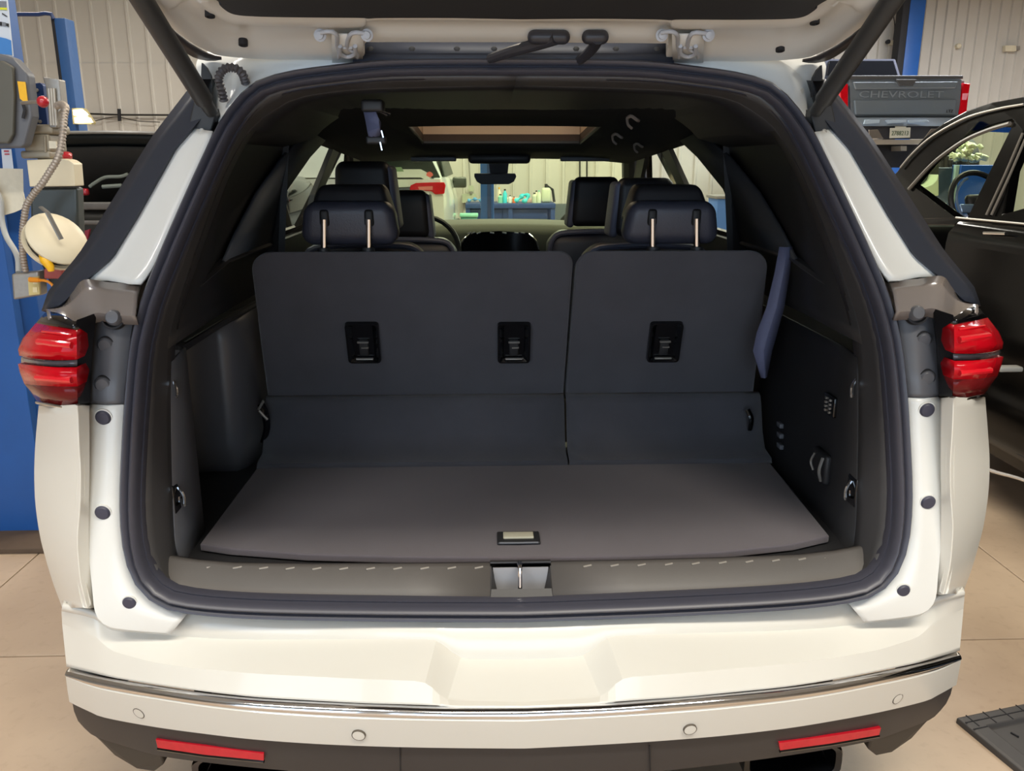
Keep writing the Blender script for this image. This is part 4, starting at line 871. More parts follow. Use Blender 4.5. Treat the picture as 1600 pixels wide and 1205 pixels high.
mb = MB(); q = [(-30, 98), (2, 94), (19, 104), (22, 150), (20, 210), (12, 224), (-30, 224)]; mb.fill([[aY(u, v, 3.145) for u, v in q]], thick=(0, 0.02, 0)); mb.build('front_cover', mat('olive_grey_cover', (88, 87, 80), 0.55), cb, smooth=False, bev=0.006)
mb = MB(); mb.fill([[aY(u, v, 3.158) for u, v in [(27, 127), (39, 128), (43, 160), (38, 160), (31, 154)]]], thick=(0, 0.004, 0)); yl = mb.build('warning_label', YEL, cb, smooth=False)
mb = MB(); mb.tube([aY(36, 163, 3.158), aY(39, 172, 3.158), aY(36, 185, 3.158)], 0.006, 6, flat=0.6); mb.build('lever_slot', INK, cb)
lv = MB(); lv.tube([aY(34, 161, 3.05), aY(50, 160, 3.0), aY(64, 159, 2.98)], 0.006, 8); lv = lv.build('release_lever', STEEL, cb)
mb = MB(); mb.lathe(aY(67, 159, 2.98), (1, 0, 0), [(0.019*sin(pi*i/10)+0.0003, -0.019*cos(pi*i/10)) for i in range(11)], 16); mb.build('lever_knob', REDP, lv)
ls = thing('lift_sign', aY(5, 85, 3.38), 'white and blue printed instruction sign at the top of the blue post', 'sign')
mb = MB(); mb.fill([[aY(u, v, 3.40) for u, v in [(-60, -30), (8, -30), (20, 88), (-60, 88)]]], thick=(0, 0.006, 0)); sg = mb.build('sign_sheet', mat('white_sheet', (206, 214, 226), 0.5), ls, smooth=False)
def patch(par, name, m, q, Y, th=0.003): MB().fill([[aY(u, v, Y) for u, v in q]], thick=(0, th, 0)).build(name, m, par, smooth=False)
patch(ls, 'blue_panel', mat('bright_blue_print', (62, 128, 200), 0.5), [(-60, 56), (0, 58), (9, 60), (17, 63), (18.5, 86), (-60, 78)], 3.395)
patch(ls, 'yellow_band', mat('lime_print', (214, 218, 40), 0.5), [(-60, 9), (10, 12), (10.5, 15.5), (-60, 13)], 3.395)
patch(ls, 'grey_band', mat('grey_print', (120, 124, 132), 0.5), [(-60, 0), (9, 2), (9.5, 11), (-60, 8)], 3.396)
patch(ls, 'print_block', INK, [(-2, 34), (2, 34), (2.5, 40), (-2, 40)], 3.394); patch(ls, 'print_block', mat('grey_print', (120, 124, 132), 0.5), [(3, 34), (8, 35), (9, 41), (3, 40)], 3.394); patch(ls, 'print_block', INK, [(9.5, 36), (13, 37), (13, 42), (10, 41)], 3.394)
patch(ls, 'print_stroke', INK, [(3, 20), (10.5, 25), (10, 26), (3, 22)], 3.394)
st = thing('sticker', aY(10, 262, 3.41), 'narrow white sticker with red print on the post above the paper', 'sticker')
patch(st, 'sticker_sheet', mat('white_sheet', (206, 214, 226), 0.5), [(2, 233), (17, 233), (20.5, 264), (4.5, 264)], 3.412)
patch(st, 'red_print', REDP, [(6, 235), (13, 235), (13.5, 237.5), (6, 237.5)], 3.409); patch(st, 'red_print', REDP, [(7, 240), (14, 240), (14.5, 242), (7, 242)], 3.409)
nt_ = MB(); nt_.fill([[aY(*k) for k in [(-40, 262, 3.40), (35, 264, 3.40), (36, 300, 3.40), (39, 312, 3.39), (36, 326, 3.395), (22, 332, 3.39), (8, 336, 3.385), (-40, 338, 3.39)]]], thick=(0, 0.004, 0))
tag(nt_.build('paper_notice', PAPER, smooth=False), 'creased cream paper sheet stuck on the blue post', 'paper')
# bracket, valve frame, hydraulic unit
pu = thing('hydraulic_power_unit', aY(85, 292, 3.35), 'hydraulic pump unit with ivory tank and red cap on the blue post', 'pump')
mb = MB(); mb.fill([[aY(u, v, 3.34) for u, v in [(50, 131), (62, 129), (67, 133), (75, 200), (52, 200)]]], thick=(0, 0.10, 0)); bk = mb.build('mounting_bracket', DBLUE, pu, smooth=False, bev=0.003)
for u, v in ((58, 141), (63, 190)): MB().lathe(aY(u, v, 3.335), (0, -1, 0), [(0.007, 0), (0.007, 0.006), (0.0005, 0.008)], 6).build('bracket_bolt', STEEL, bk)
mb = MB(); mb.fill([[aY(u, v, 3.27) for u, v in [(66, 120), (92, 124), (97, 170), (90, 178), (88, 200), (77, 200), (71, 135)]]], thick=(0, 0.05, 0)); vf = mb.build('valve_body', STEEL, pu, smooth=False, bev=0.004)
mb = MB()
for i in range(3): mb.tube([aY(76+i*4, 138, 3.262), aY(80+i*4, 196, 3.262)], 0.005, 8)
mb.build('hydraulic_pipe', mat('pale_alloy', (186, 180, 170), 0.4, metal=0.3, noise=0.1), vf)
mb = MB(); a = aY(72, 203, 3.34); mb.box(a, (0.12, 0.14, 0.035), bev=0.012); mb.box(aY(71, 224, 3.34), (0.10, 0.13, 0.07), bev=0.012); mb.box(aY(70, 242, 3.34), (0.11, 0.14, 0.028), bev=0.008); mb.cyl(aY(70, 212, 3.27), aY(71, 238, 3.27), 0.005); mb.build('pump_block', mat('tarnished_alloy', (150, 142, 126), 0.5, metal=0.3, noise=0.15), pu)
mb = MB(); mb.fill([[aY(u, v, 3.26) for u, v in [(76, 220), (87, 221), (88, 232), (77, 232)]]], thick=(0, 0.01, 0)); mb.build('rating_plate', PAPER, pu, smooth=False)
mb = MB(); mb.fill([[aY(u, v, 3.24) for u, v in [(41, 250), (98, 248), (106, 250), (115, 256), (118, 291), (46, 292)]]], thick=(0, 0.07, 0)); mb.build('tank', BEIGE, pu, smooth=False, bev=0.012)
mb = MB(); mb.lathe(aY(105, 246, 3.30), (0.3, -0.5, 1), [(0.016, -0.004), (0.018, 0.0), (0.018, 0.014), (0.012, 0.018), (0.0005, 0.018)], 14); mb.build('filler_cap', REDP, pu)
mb = MB(); mb.fill([[aY(u, v, 3.26) for u, v in [(46, 293), (120, 293), (125, 440), (80, 450), (48, 380)]]], thick=(0, 0.06, 0)); mb.build('tank_lower_part', mat('dark_green_tank', (52, 58, 58), 0.35, noise=0.1, nscale=8), pu, smooth=False, bev=0.01)
# metal conduit
cpts = [(88, 166, 3.22), (96, 163, 3.2), (103, 168, 3.17), (101, 180, 3.15), (99, 200, 3.13), (96, 226, 3.12), (90, 248, 3.11), (78, 268, 3.11), (65, 288, 3.11), (52, 304, 3.12), (42, 320, 3.13), (38, 340, 3.14), (35, 370, 3.16), (36, 400, 3.18), (40, 424, 3.2)]
cc = rs([aY(*q) for q in cpts], 260)
mb = MB(); mb.tube(cc, [0.0115+0.0016*sin(i*1.57) for i in range(260)], 10); tag(mb.build('metal_conduit', mat('conduit_metal', (168, 158, 148), 0.45, metal=0.4, noise=0.1), ang=60), 'ribbed flexible metal conduit curving down over the ivory tank', 'conduit')
mb = MB(); mb.tube(rs([aY(*q) for q in [(-20, 280, 3.36), (0, 310, 3.36), (3, 345, 3.36), (10, 370, 3.34), (22, 390, 3.3), (28, 405, 3.26), (29, 426, 3.22)]], 60), 0.0105, 10); tag(mb.build('grey_cable', mat('pale_grey_sheath', (176, 178, 176), 0.5), ang=60), 'smooth pale grey cable running down the post to the outlet box', 'cable')
ob = thing('outlet_box', aY(40, 468, 3.3), 'galvanised outlet box with ivory sockets on the blue post', 'outlet')
mb = MB(); mb.fill([[aY(u, v, 3.2) for u, v in [(17, 428), (60, 424), (63, 462), (20, 469)]]], thick=(0, 0.06, 0)); bx = mb.build('box_body', STEEL, ob, smooth=False, bev=0.008)
mb = MB(); mb.fill([[aY(u, v, 3.19) for u, v in [(43, 434), (60, 432), (62, 460), (45, 462)]]], thick=(0, 0.012, 0)); so = mb.build('socket_plate', mat('old_ivory', (206, 190, 130), 0.5), ob, smooth=False, bev=0.002)
for v in (440, 453): patch(ob, 'socket_face', mat('pale_ivory', (226, 214, 170), 0.5), [(51, v-4), (58, v-4), (58.5, v+4), (51.5, v+4)], 3.187)
pc_ = thing('extension_cord', aY(50, 438, 3.17), 'orange plug and cord pushed into the outlet box', 'cord')
MB().tube([aY(47, 437, 3.17), aY(62, 438, 3.16)], [0.010, 0.008], 10).build('plug', ORA, pc_)
MB().tube(rs([aY(60, 438, 3.16), aY(72, 439, 3.15), (aY(82, 446, 3.15)), aY(90, 470, 3.15), aY(95, 520, 3.2)], 20), 0.005, 8).build('cord', ORA, pc_)
# cord reel
cr = thing('cord_reel', aY(85, 410, 3.05), 'ivory two shell cord reel with yellow plug hanging beside the post', 'cord reel')
n_ = V((0.69, -0.45, 0.57)).normalized(); c0_ = aY(91, 371, 3.06)
MB().lathe(c0_, n_, [(0.001, 0.02), (0.05, 0.018), (0.095, 0.006), (0.106, -0.006), (0.106, -0.012), (0.09, -0.012)], 32).build('front_shell', BEIGE, cr)
MB().lathe(c0_-n_*0.052, n_, [(0.09, 0.012), (0.106, 0.012), (0.106, 0.002), (0.09, -0.01), (0.001, -0.02)], 32).build('rear_shell', BEIGE, cr)
MB().lathe(c0_-n_*0.026, n_, [(0.001, -0.02), (0.093, -0.018), (0.093, 0.018), (0.001, 0.02)], 24).build('cord_drum', OILY, cr)
MB().tube([aY(64, 324, 3.02), aY(74, 332, 2.99), aY(96, 374, 2.99)], 0.009, 8, flat=0.5).build('reel_bracket', mat('grey_bracket', (120, 118, 114), 0.4, metal=0.4), cr)
MB().tube([aY(67, 398, 3.0), aY(70, 406, 2.99), aY(79, 418, 2.99), aY(80, 424, 2.99)], [0.014, 0.017, 0.014, 0.010], 12).build('reel_plug', YEL, cr)
MB().tube(rs([aY(78, 397, 3.02), aY(86, 402, 3.02), aY(94, 412, 3.04)], 12), 0.005, 8).build('reel_cord', YEL, cr)
rb = MB(); rb.fill([[aY(u, v, 3.16) for u, v in [(68, 420), (97, 421), (97, 436), (68, 436)]]], thick=(0, 0.05, 0)); tag(rb.build('red_tool_case', mat('faded_red', (160, 74, 68), 0.6), smooth=False, bev=0.006), 'faded red case wedged behind the cord reel', 'case')

# ================================================================== LEFT BACK: POST, WORK LIGHT, DARK CAR WITH OPEN HOOD
bp_ = thing('lift_post', (-4.4, 9.2, 0), 'slim blue lift post with dark top bar against the wall at left', 'lift post')
a = aY(84, 28, 9.2); b_ = aY(101, 28, 9.2)
mb = MB(); mb.box(((a.x+b_.x)/2, 9.3, b_.z/2), (b_.x-a.x, 0.2, b_.z), bev=0.006); mb.build('column', mat('mid_blue_paint', (48, 92, 150), 0.5, noise=0.1), bp_)
MB().box((a.x-0.018, 9.32, b_.z/2), (0.035, 0.22, b_.z), bev=0.004).build('column_edge', INK, bp_)
mb = MB(); mb.tube([aY(-60, 22, 9.2), aY(60, 22.5, 9.2), aY(70, 21, 9.2), aY(80, 22, 9.2), aY(84, 30, 9.2)], 0.02, 8); mb.build('top_bar', DBLUE, bp_)
wl = thing('work_light', aY(125, 185, 8.9), 'glowing twin tube work light fixed to the slim blue post', 'lamp')
LG = mat('lit_tube', (255, 250, 235), 0.4, emis=(255, 250, 236), estr=7)
patch(wl, 'upper_tube', LG, [(114, 172), (127, 171), (135, 179), (115, 180)], 9.08, 0.05); patch(wl, 'lower_tube', LG, [(116, 184), (138, 184), (142, 191), (117, 192)], 9.08, 0.05)
patch(wl, 'lamp_frame', mat('dull_brass', (170, 156, 110), 0.4), [(112, 169), (129, 169), (144, 191), (143, 194), (114, 194)], 9.12, 0.09)
wc = thing('wall_cable', aY(190, 180, 14.9), 'thin dark cable strung along the ribbed wall with a clamp', 'cable')
MB().tube([aY(118, 177, 14.9), aY(185, 179.5, 14.9), aY(330, 180, 14.9)], 0.017, 6).build('cable', OILY, wc)
MB().tube(rs([aY(145, 190, 14.9), aY(170, 184, 14.9), aY(186, 183, 14.9), aY(215, 189, 14.9), aY(250, 191, 14.9)], 20), 0.007, 5).build('loose_wire', OILY, wc)
patch(wc, 'clamp', INK, [(183, 170), (187, 170), (188, 189), (184, 189)], 14.85, 0.05)
dc = thing('dark_car', (-2.3, 7.2, 0), 'dark car with its hood propped open behind the lift post', 'car')
DCAR = mat('dark_green_black_paint', (26, 30, 30), 0.6, spec=0.2)
mb = MB(); mb.loft([[V((x, y+0.15*((x+2.65)/0.95)**2, z-0.04*((x+2.65)/0.95)**2)) for x in [-3.6+0.2375*i for i in range(9)]] for y, z in ((6.0, 1.775), (6.3, 1.70), (6.8, 1.40), (7.05, 1.10))]); hd_ = mb.build('hood', DCAR, dc, solid=0.04)
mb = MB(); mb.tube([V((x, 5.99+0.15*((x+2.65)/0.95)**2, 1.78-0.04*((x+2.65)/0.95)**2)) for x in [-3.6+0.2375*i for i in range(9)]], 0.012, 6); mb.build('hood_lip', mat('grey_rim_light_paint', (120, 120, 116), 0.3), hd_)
mb = MB(); mb.loft([[V((x, y+0.15*((x+2.65)/0.95)**2-0.04, z-0.03-0.04*((x+2.65)/0.95)**2)) for x in (-3.45, -3.1, -2.65, -2.2, -1.85)] for y, z in ((6.12, 1.72), (6.5, 1.56), (6.85, 1.30))]); mb.build('hood_insulation', mat('felt_black', (44, 44, 42), 0.9, noise=0.2, nscale=12), hd_, solid=0.02)
mb = MB(); mb.box((-2.65, 7.95, 0.75), (1.9, 2.7, 0.75), bev=0.15, seg=4); mb.build('body', DCAR, dc)
mb = MB(); mb.box((-2.65, 8.45, 1.2), (1.6, 1.6, 0.5), bev=0.2, seg=4); mb.build('cabin', GLOSSB, dc)
for x in (-3.55, -1.75):
    mb = MB(); mb.box((x, 6.45, 0.86), (0.16, 1.2, 0.42), bev=0.06, seg=4); mb.build('fender', DCAR, dc)
mb = MB(); mb.box((-2.65, 5.88, 0.62), (1.85, 0.16, 0.42), bev=0.06, seg=4); bm_ = mb.build('front_bumper', DCAR, dc)
for v, hh in ((322, 0.05), (348, 0.03)):
    q = aY(160, v, 5.95); mb = MB(); mb.box((-2.65, 5.97, q.z), (1.65, 0.08, hh), bev=0.01); mb.build('radiator_support', mat('scuffed_grey', (92, 90, 88), 0.6, noise=0.3), dc)
mb = MB(); mb.box((-2.65, 6.4, 1.12), (1.2, 0.5, 0.22), bev=0.05, seg=4); mb.build('engine_cover', OILY, dc)
mb = MB(); mb.tube(rs([aY(140, 292, 6.1), aY(148, 286, 6.1), aY(165, 277, 6.1), (aY(188, 276, 6.1)), aY(200, 272, 6.1)], 24), 0.012, 8); mb.tube([aY(160, 292, 6.1), aY(190, 290, 6.1)], 0.014, 8); mb.build('coolant_hose', mat('hose_grey', (120, 128, 122), 0.4), dc)
mb = MB(); mb.box(aY(133, 300, 6.15), (0.05, 0.05, 0.05), bev=0.015); mb.build('reservoir_cap', REDP, dc)
patch(dc, 'red_badge_panel', mat('maroon_plastic', (130, 30, 48), 0.4), [(128, 362), (140, 358), (136, 376), (128, 378)], 5.8, 0.02)
MB().box((-2.65, 6.98, 1.12), (1.8, 0.06, 0.75), bev=0.01).build('firewall', OILY, dc)
for x in (-3.5, -1.8): wheel(x, 6.5, 0.33, 0.22, dc, 1)
for x in (-3.5, -1.8): wheel(x, 8.8, 0.33, 0.22, dc, 1)

# ================================================================== RIGHT BACK: LIFT, PICKUP
lf = thing('lift_column', (8.8, 18.0, 0), 'tall blue lift column behind the raised grey pickup', 'lift post')
a, a2 = aY(1413, 100, 17.8), aY(1437, 100, 17.8)
mb = MB(); mb.box(((a.x+a2.x)/2, 17.95, 2.4), (a2.x-a.x, 0.24, 4.8), bev=0.01); mb.build('column', BLUEP, lf)
MB().box((a.x-0.07, 17.97, 2.4), (0.14, 0.28, 4.8), bev=0.01).build('column_edge', INK, lf)
sl_ = thing('scissor_lift', (5.9, 13.9, 0), 'dark scissor lift platform under the raised grey pickup', 'vehicle lift')
MB().box((5.9, 13.9, 1.10), (2.1, 4.6, 0.07), bev=0.01).build('platform', OILY, sl_); MB().box((5.9, 13.9, 0.06), (1.6, 3.0, 0.12), bev=0.01).build('lift_base', OILY, sl_)
for sg in (-1, 1):
    for x in (5.3, 6.5): MB().box((x, 13.9, 0.59), (0.06, 2.7, 0.1), rot=(sg*0.36, 0, 0), bev=0.01).build('scissor_leg', OILY, sl_)
pt = thing('pickup_truck', (5.85, 13.6, 0.9), 'slate grey pickup raised on the lift, tailgate towards the camera', 'pickup truck')
TY = 12.0
def T_(u, v, dy=0): return aY(u, v, TY+dy)
slab_hood = MB().box((5.9, 16.3, 2.05), (1.8, 1.5, 0.6), bev=0.1).build('hood', GREYT, pt)
def slab(name, m, q, dy, th, par=pt, bev=0.006): return MB().fill([[T_(u, v, dy) for u, v in q]], thick=(0, th, 0)).build(name, m, par, smooth=False, bev=bev)
slab('bed', GREYT, [(1312, 126), (1507, 126), (1507, 196), (1312, 196)], 0.06, 2.0)
tgp = slab('truck_tailgate', GREYT, [(1327, 124), (1503, 124), (1499, 181), (1330, 181)], 0.0, 0.06)
slab('tailgate_cap', mat('grey_cap_plastic', (70, 72, 76), 0.5), [(1316, 118), (1505, 118), (1505, 123), (1318, 124)], -0.02, 0.12, tgp)
slab('upper_ridge', GREYT, [(1333, 128), (1498, 127), (1493, 138), (1337, 140)], -0.035, 0.04, tgp, 0.015)
slab('lower_ridge', GREYT, [(1335, 157), (1495, 156), (1493, 179), (1337, 179)], -0.03, 0.04, tgp, 0.012)
slab('tailgate_handle', mat('grey_cap_plastic', (70, 72, 76), 0.5), [(1400, 124), (1433, 124), (1427, 134), (1406, 134)], -0.06, 0.04, tgp)
c_ = T_(1408, 148, -0.012)
txt('CHEVROLET', 0.125, Matrix.Translation(c_) @ Euler((pi/2, 0, 0)).to_matrix().to_4x4(), mat('embossed_grey', (138, 150, 162), 0.35, metal=0.3), 'embossed_lettering', tgp, 0.004, 1.72)
txt('LTZ', 0.055, Matrix.Translation(T_(1484, 174, -0.045)) @ Euler((pi/2, 0, 0)).to_matrix().to_4x4(), INK, 'badge_lettering', tgp, 0.004)
for q in ([(1312, 131), (1325, 131), (1325, 172), (1316, 178)], [(1506, 130), (1516, 131), (1513, 150), (1510, 178), (1498, 179), (1503, 150)]):
    tl = slab('truck_tail_lamp', REDL, q, -0.02, 0.08)
slab('lamp_window', mat('pink_lens', (236, 150, 170), 0.3), [(1505, 146), (1513, 146), (1510, 156), (1504, 156)], -0.035, 0.02, tl, 0.002)
mb = MB(); A = [T_(u, 184, -0.10+0.05*abs((u-1412)/90)**2) for u in range(1312, 1513, 20)]; B = [T_(u, 197, -0.16+0.08*abs((u-1412)/90)**2) for u in range(1312, 1513, 20)]
mb.loft([[p+V((0, 0.14, 0)) for p in A], A, B, [p+V((0, 0.16, -0.01)) for p in B]]); bmp = mb.build('truck_bumper', GREYT, pt, solid=0.01)
slab('bumper_centre', mat('grey_black_plastic', (46, 48, 56), 0.5), [(1345, 197), (1480, 197), (1475, 217), (1350, 217)], -0.08, 0.1, bmp)
for q in ([(1357, 203), (1372, 202), (1381, 217), (1359, 217)], [(1455, 201), (1470, 201), (1470, 217), (1443, 217)]): slab('bumper_chrome_pocket', CHROME, q, -0.11, 0.04, bmp)
slab('bumper_lower', mat('dusty_silver', (176, 170, 160), 0.35, metal=0.4), [(1350, 218), (1478, 218), (1468, 226), (1366, 226)], -0.10, 0.1, bmp)
for q in ([(1352, 187), (1375, 187), (1374, 192), (1350, 194)], [(1384, 188), (1416, 187), (1416, 191), (1388, 193)], [(1420, 188), (1447, 187), (1452, 190), (1420, 192)]): slab('bumper_step_pad', mat('pale_blue_grey_paint', (168, 188, 208), 0.3), q, -0.17, 0.03, bmp, 0.002)
pl = slab('licence_plate', mat('plate_white', (206, 208, 196), 0.5), [(1391, 200), (1423, 199), (1422, 215), (1390, 216)], -0.13, 0.012, pt, 0.002)
slab('plate_frame_tab', mat('plate_white', (206, 208, 196), 0.5), [(1399, 197.5), (1416, 197.5), (1416, 201), (1399, 201)], -0.135, 0.012, pl, 0.001)
txt('2788213', 0.085, Matrix.Translation(T_(1406.5, 208.5, -0.135)) @ Euler((pi/2, 0, 0)).to_matrix().to_4x4(), mat('plate_green', (70, 96, 70), 0.6), 'plate_number', pl, 0.003, 0.82)
slab('tow_hitch', STEEL, [(1408, 228), (1417, 228), (1417, 236), (1408, 236)], -0.08, 0.3)
slab('underbody', OILY, [(1335, 226), (1490, 226), (1480, 262), (1345, 262)], 0.25, 2.5)
slab('truck_cab', mat('truck_cab_paint', (60, 62, 72), 0.3, coat=0.5), [(1288, 92), (1400, 92), (1410, 126), (1285, 126)], 2.2, 1.4, pt, 0.03)
slab('rear_window', GLOSSB, [(1296, 95), (1396, 95), (1403, 118), (1292, 118)], 2.15, 0.05)
for x, y in ((1330, 12.7), (1495, 12.7)):
    q = aY(x, 250, y); wheel(q.x, y, 0.40, 0.26, pt); wheel(q.x, 15.9, 0.40, 0.26, pt)
for o_ in [c for c in pt.children if c.name.startswith('tyre')]:
    for vv in o_.data.vertices: vv.co.z += 1.15
    for ch in o_.children:
        for vv in ch.data.vertices: vv.co.z += 1.15
bx_ = thing('wall_alarm_box', aY(1583, 75, 18.5), 'small white box fixed high on the ribbed wall at right', 'wall box')
patch(bx_, 'box_body', BEIGE, [(1571, 71), (1588, 71), (1588, 80), (1571, 80)], 18.42, 0.1); patch(bx_, 'sensor_head', STEEL, [(1588, 72), (1594, 72), (1594, 78), (1588, 78)], 18.44, 0.08)
tag(MB().lathe(aY(1497, 72, 18.5), (0, -1, 0), [(0.05, -0.05), (0.05, 0.05), (0.03, 0.07), (0.001, 0.07)], 14).build('wall_junction_box', BEIGE), 'small round junction box on the ribbed wall right of the tall column', 'junction box')
lb = thing('emergency_light', aY(1395, 66, 18.5), 'small twin head emergency light on the wall left of the tall column', 'lamp')
patch(lb, 'light_body', BEIGE, [(1391, 63), (1400, 63), (1400, 70), (1391, 70)], 18.42, 0.1)
for u in (1387, 1404): MB().lathe(aY(u, 65.5, 18.46), (0, -1, 0), [(0.04, -0.03), (0.045, 0.04), (0.001, 0.045)], 12).build('lamp_head', INK, lb)
MB().tube(rs([aY(1396, 62, 18.5), aY(1398, 40, 18.5), aY(1394, 10, 18.5), aY(1396, -20, 18.5)], 12), 0.01, 5).build('supply_wire', INK, lb)

# ================================================================== RIGHT: BLACK SUV
bs = thing('black_suv', (3.0, 3.6, 0), 'black SUV parked at right with its driver door opening showing the steering wheel', 'car')
def sxf(z): return interp(z, [(0.25, 2.20), (0.8, 2.17), (1.32, 2.21), (1.85, 2.36)])
def S(u, v, dx=0.0):
    x = 2.2
    for _ in range(20):
        p = aX(u, v, x); x = 0.5*x+0.5*(sxf(p.z)+dx)
    return aX(u, v, x)
def W(y, z, dx=0.0): return V((sxf(z)+dx, y, z))
# roof line points measured from the photo, extended out of frame
roofl = [S(1402, 268), S(1420, 240), S(1445, 214), S(1475, 192), S(1510, 173), S(1550, 160), S(1600, 151)]
p0 = roofl[0]; pend = roofl[-1]
top = [V((sxf(p0.z-0.28), p0.y+0.42, p0.z-0.28))]+roofl+[W(3.0, 1.87), W(2.3, 1.88), W(1.6, 1.84), W(1.05, 1.66)]
bot = [W(1.0, 1.36), W(4.02, 1.32)]
belt_front = [W(4.85, 1.26)]
fw = [S(1425, 288), S(1452, 256), S(1478, 234), S(1510, 213), S(1545, 197), S(1581, 187), S(1584, 190), S(1572, 215), S(1545, 270), S(1512, 338), S(1490, 352), S(1437, 352)]
rw = [S(1599, 205), S(1592, 235), S(1578, 268), S(1567, 334), W(2.3, 1.34), W(2.2, 1.74), W(3.0, 1.76)]
mb = MB(); mb.fill([top+bot+belt_front, fw, rw], thick=(0.05, 0, 0)); mb.build('window_frame', BLACKP, bs, smooth=False, bev=0.006)
# rubber and trim lines along frame
TRB = mat('taupe_window_trim', (104, 98, 90), 0.4)
mb = MB(); mb.tube(rs([S(1420, 296, -0.01), S(1452, 261, -0.01), S(1478, 239, -0.01), S(1510, 218, -0.01), S(1545, 203, -0.01), S(1578, 193, -0.01)], 30), 0.010, 6); mb.build('window_trim_strip', TRB, bs)
mb = MB(); mb.tube(rs([S(1407, 262, -0.015), S(1425, 241, -0.015), S(1450, 218, -0.015), S(1480, 199, -0.015), S(1515, 182, -0.015), S(1560, 170, -0.015), S(1600, 163, -0.015)], 30), 0.006, 6); mb.build('roof_rail_strip', STEEL, bs)
for (a, c) in (((1598, 208), (1541, 336)), ((1603, 215), (1549, 336))):
    mb = MB(); mb.tube([S(*a, -0.012), S((a[0]+c[0])/2+1, (a[1]+c[1])/2, -0.012), S(*c, -0.012)], 0.006, 6); mb.build('door_frame_strip', TRB, bs)
# door body (rear door) and sill
fe = [S(1501, 345), S(1492, 358), S(1484, 380), S(1481, 394)]
doorp = [W(0.9, 1.36)]+[S(1600, 340), S(1530, 339)]+fe+[W(4.02, 0.95), W(3.98, 0.55), W(3.85, 0.30), W(0.9, 0.30)]
rows_ = []
mb = MB(); 
for z0, z1 in ((1.36, 1.30), (1.30, 1.18), (1.18, 0.95), (0.95, 0.70), (0.70, 0.45), (0.45, 0.30)):
    pass
def dside(z): return 2.20+interp(z, [(0.3, 0.02), (0.5, -0.015), (0.62, 0.012), (0.85, -0.012), (1.1, -0.005), (1.25, -0.02), (1.33, 0.01)])
zl = [0.30, 0.40, 0.5, 0.58, 0.65, 0.75, 0.85, 1.0, 1.12, 1.2, 1.25, 1.29, 1.325]
yfe = lambda z: interp(z, [(0.3, 3.85), (0.55, 3.98), (0.95, 4.05), (1.15, 4.07), (1.28, 4.02), (1.33, 3.96)])
mb.loft([[V((dside(z)+0.06, yfe(z)-0.0, z)) for z in zl]]+[[V((dside(z), yfe(z)-k*(yfe(z)-1.0), z)) for z in zl] for k in (0, 0.1, 0.3, 0.6, 0.85)]+[[V((dside(z)+0.15, 0.9, z)) for z in zl]])
dr = mb.build('rear_door_side', BLACKP, bs, ang=60, solid=0.02)
mb = MB(); mb.tube([V((2.19, 4.0, 1.325)), V((2.19, 1.2, 1.36))], 0.005, 6); mb.build('belt_chrome_strip', STEEL, bs)
mb = MB(); mb.tube([S(1538, 364, -0.04), S(1572, 365, -0.04)], 0.008, 8); mb.build('door_handle', CHROME, dr)
mb = MB(); mb.box(S(1576, 576, -0.05), (0.10, 0.05, 0.022), bev=0.008); mb.build('side_handle', mat('silver_grey_plastic', (150, 150, 146), 0.4), dr)
mb = MB(); mb.tube(rs([S(1535, 731, -0.03), S(1560, 739, -0.03), S(1600, 750, -0.03), S(1700, 790, -0.03)], 14), 0.008, 6); mb.build('rocker_chrome_strip', CHROME, dr)
# front fender/A pillar base, cabin interior, far side, roof
mb = MB(); mb.box((3.0, 5.45, 0.80), (1.7, 1.2, 0.85), bev=0.12, seg=4); mb.build('front_body', BLACKP, bs)
mb = MB(); mb.fill([[V((2.23, y, z)) for y, z in ((4.02, 0.3), (4.9, 0.3), (4.9, 1.22), (4.80, 1.26), (4.72, 1.2), (4.68, 0.5), (4.1, 0.42))]], thick=(0.05, 0, 0)); mb.build('door_opening_frame', BLACKP, bs, smooth=False)
mb = MB(); mb.loft([[V((2.36+1.28*k/6, y+(0.40*sin(pi*k/6) if y > 4 else 0), z+0.03*sin(pi*k/6))) for k in range(7)] for y, z in ((1.1, 1.66), (1.6, 1.84), (2.3, 1.885), (3.2, 1.875), (3.7, 1.85), (4.1, 1.77))]); mb.build('roof_panel', BLACKP, bs, solid=0.03)
mb = MB(); mb.loft([[V((2.37+1.26*k/6, y+(0.40*sin(pi*k/6) if y > 3.9 else 0), z)) for k in range(7)] for y, z in ((1.3, 1.78), (2.3, 1.82), (3.6, 1.80), (4.05, 1.755))]); mb.build('roof_lining', mat('grey_roof_lining', (100, 98, 94), 0.9), bs, solid=0.01)
far = 3.86
mb = MB(); o = [(1.0, 0.3), (5.0, 0.3), (5.0, 1.22), (4.1, 1.76), (3.2, 1.87), (1.6, 1.83), (1.0, 1.6)]; h = [(3.3, 1.26), (3.42, 1.74), (3.95, 1.70), (4.75, 1.24)]; h2_ = [(1.6, 1.28), (1.75, 1.72), (3.2, 1.76), (3.08, 1.27)]
mb.fill([[V((far-0.22*max(0, z-1.25)/0.5, y, z)) for y, z in lp] for lp in (o, h, h2_)], thick=(0.04, 0, 0)); mb.build('far_side', mat('grey_door_lining', (64, 66, 64), 0.7), bs, smooth=False)
mb = MB(); mb.loft([[V((2.30+1.4*k/8, y+0.40-0.40*((k-4)/4)**2, z+0.02)) for k in range(9)] for y, z in ((4.12, 1.75), (4.95, 1.24))]); mb.build('windshield', WIND, bs, solid=0.004)
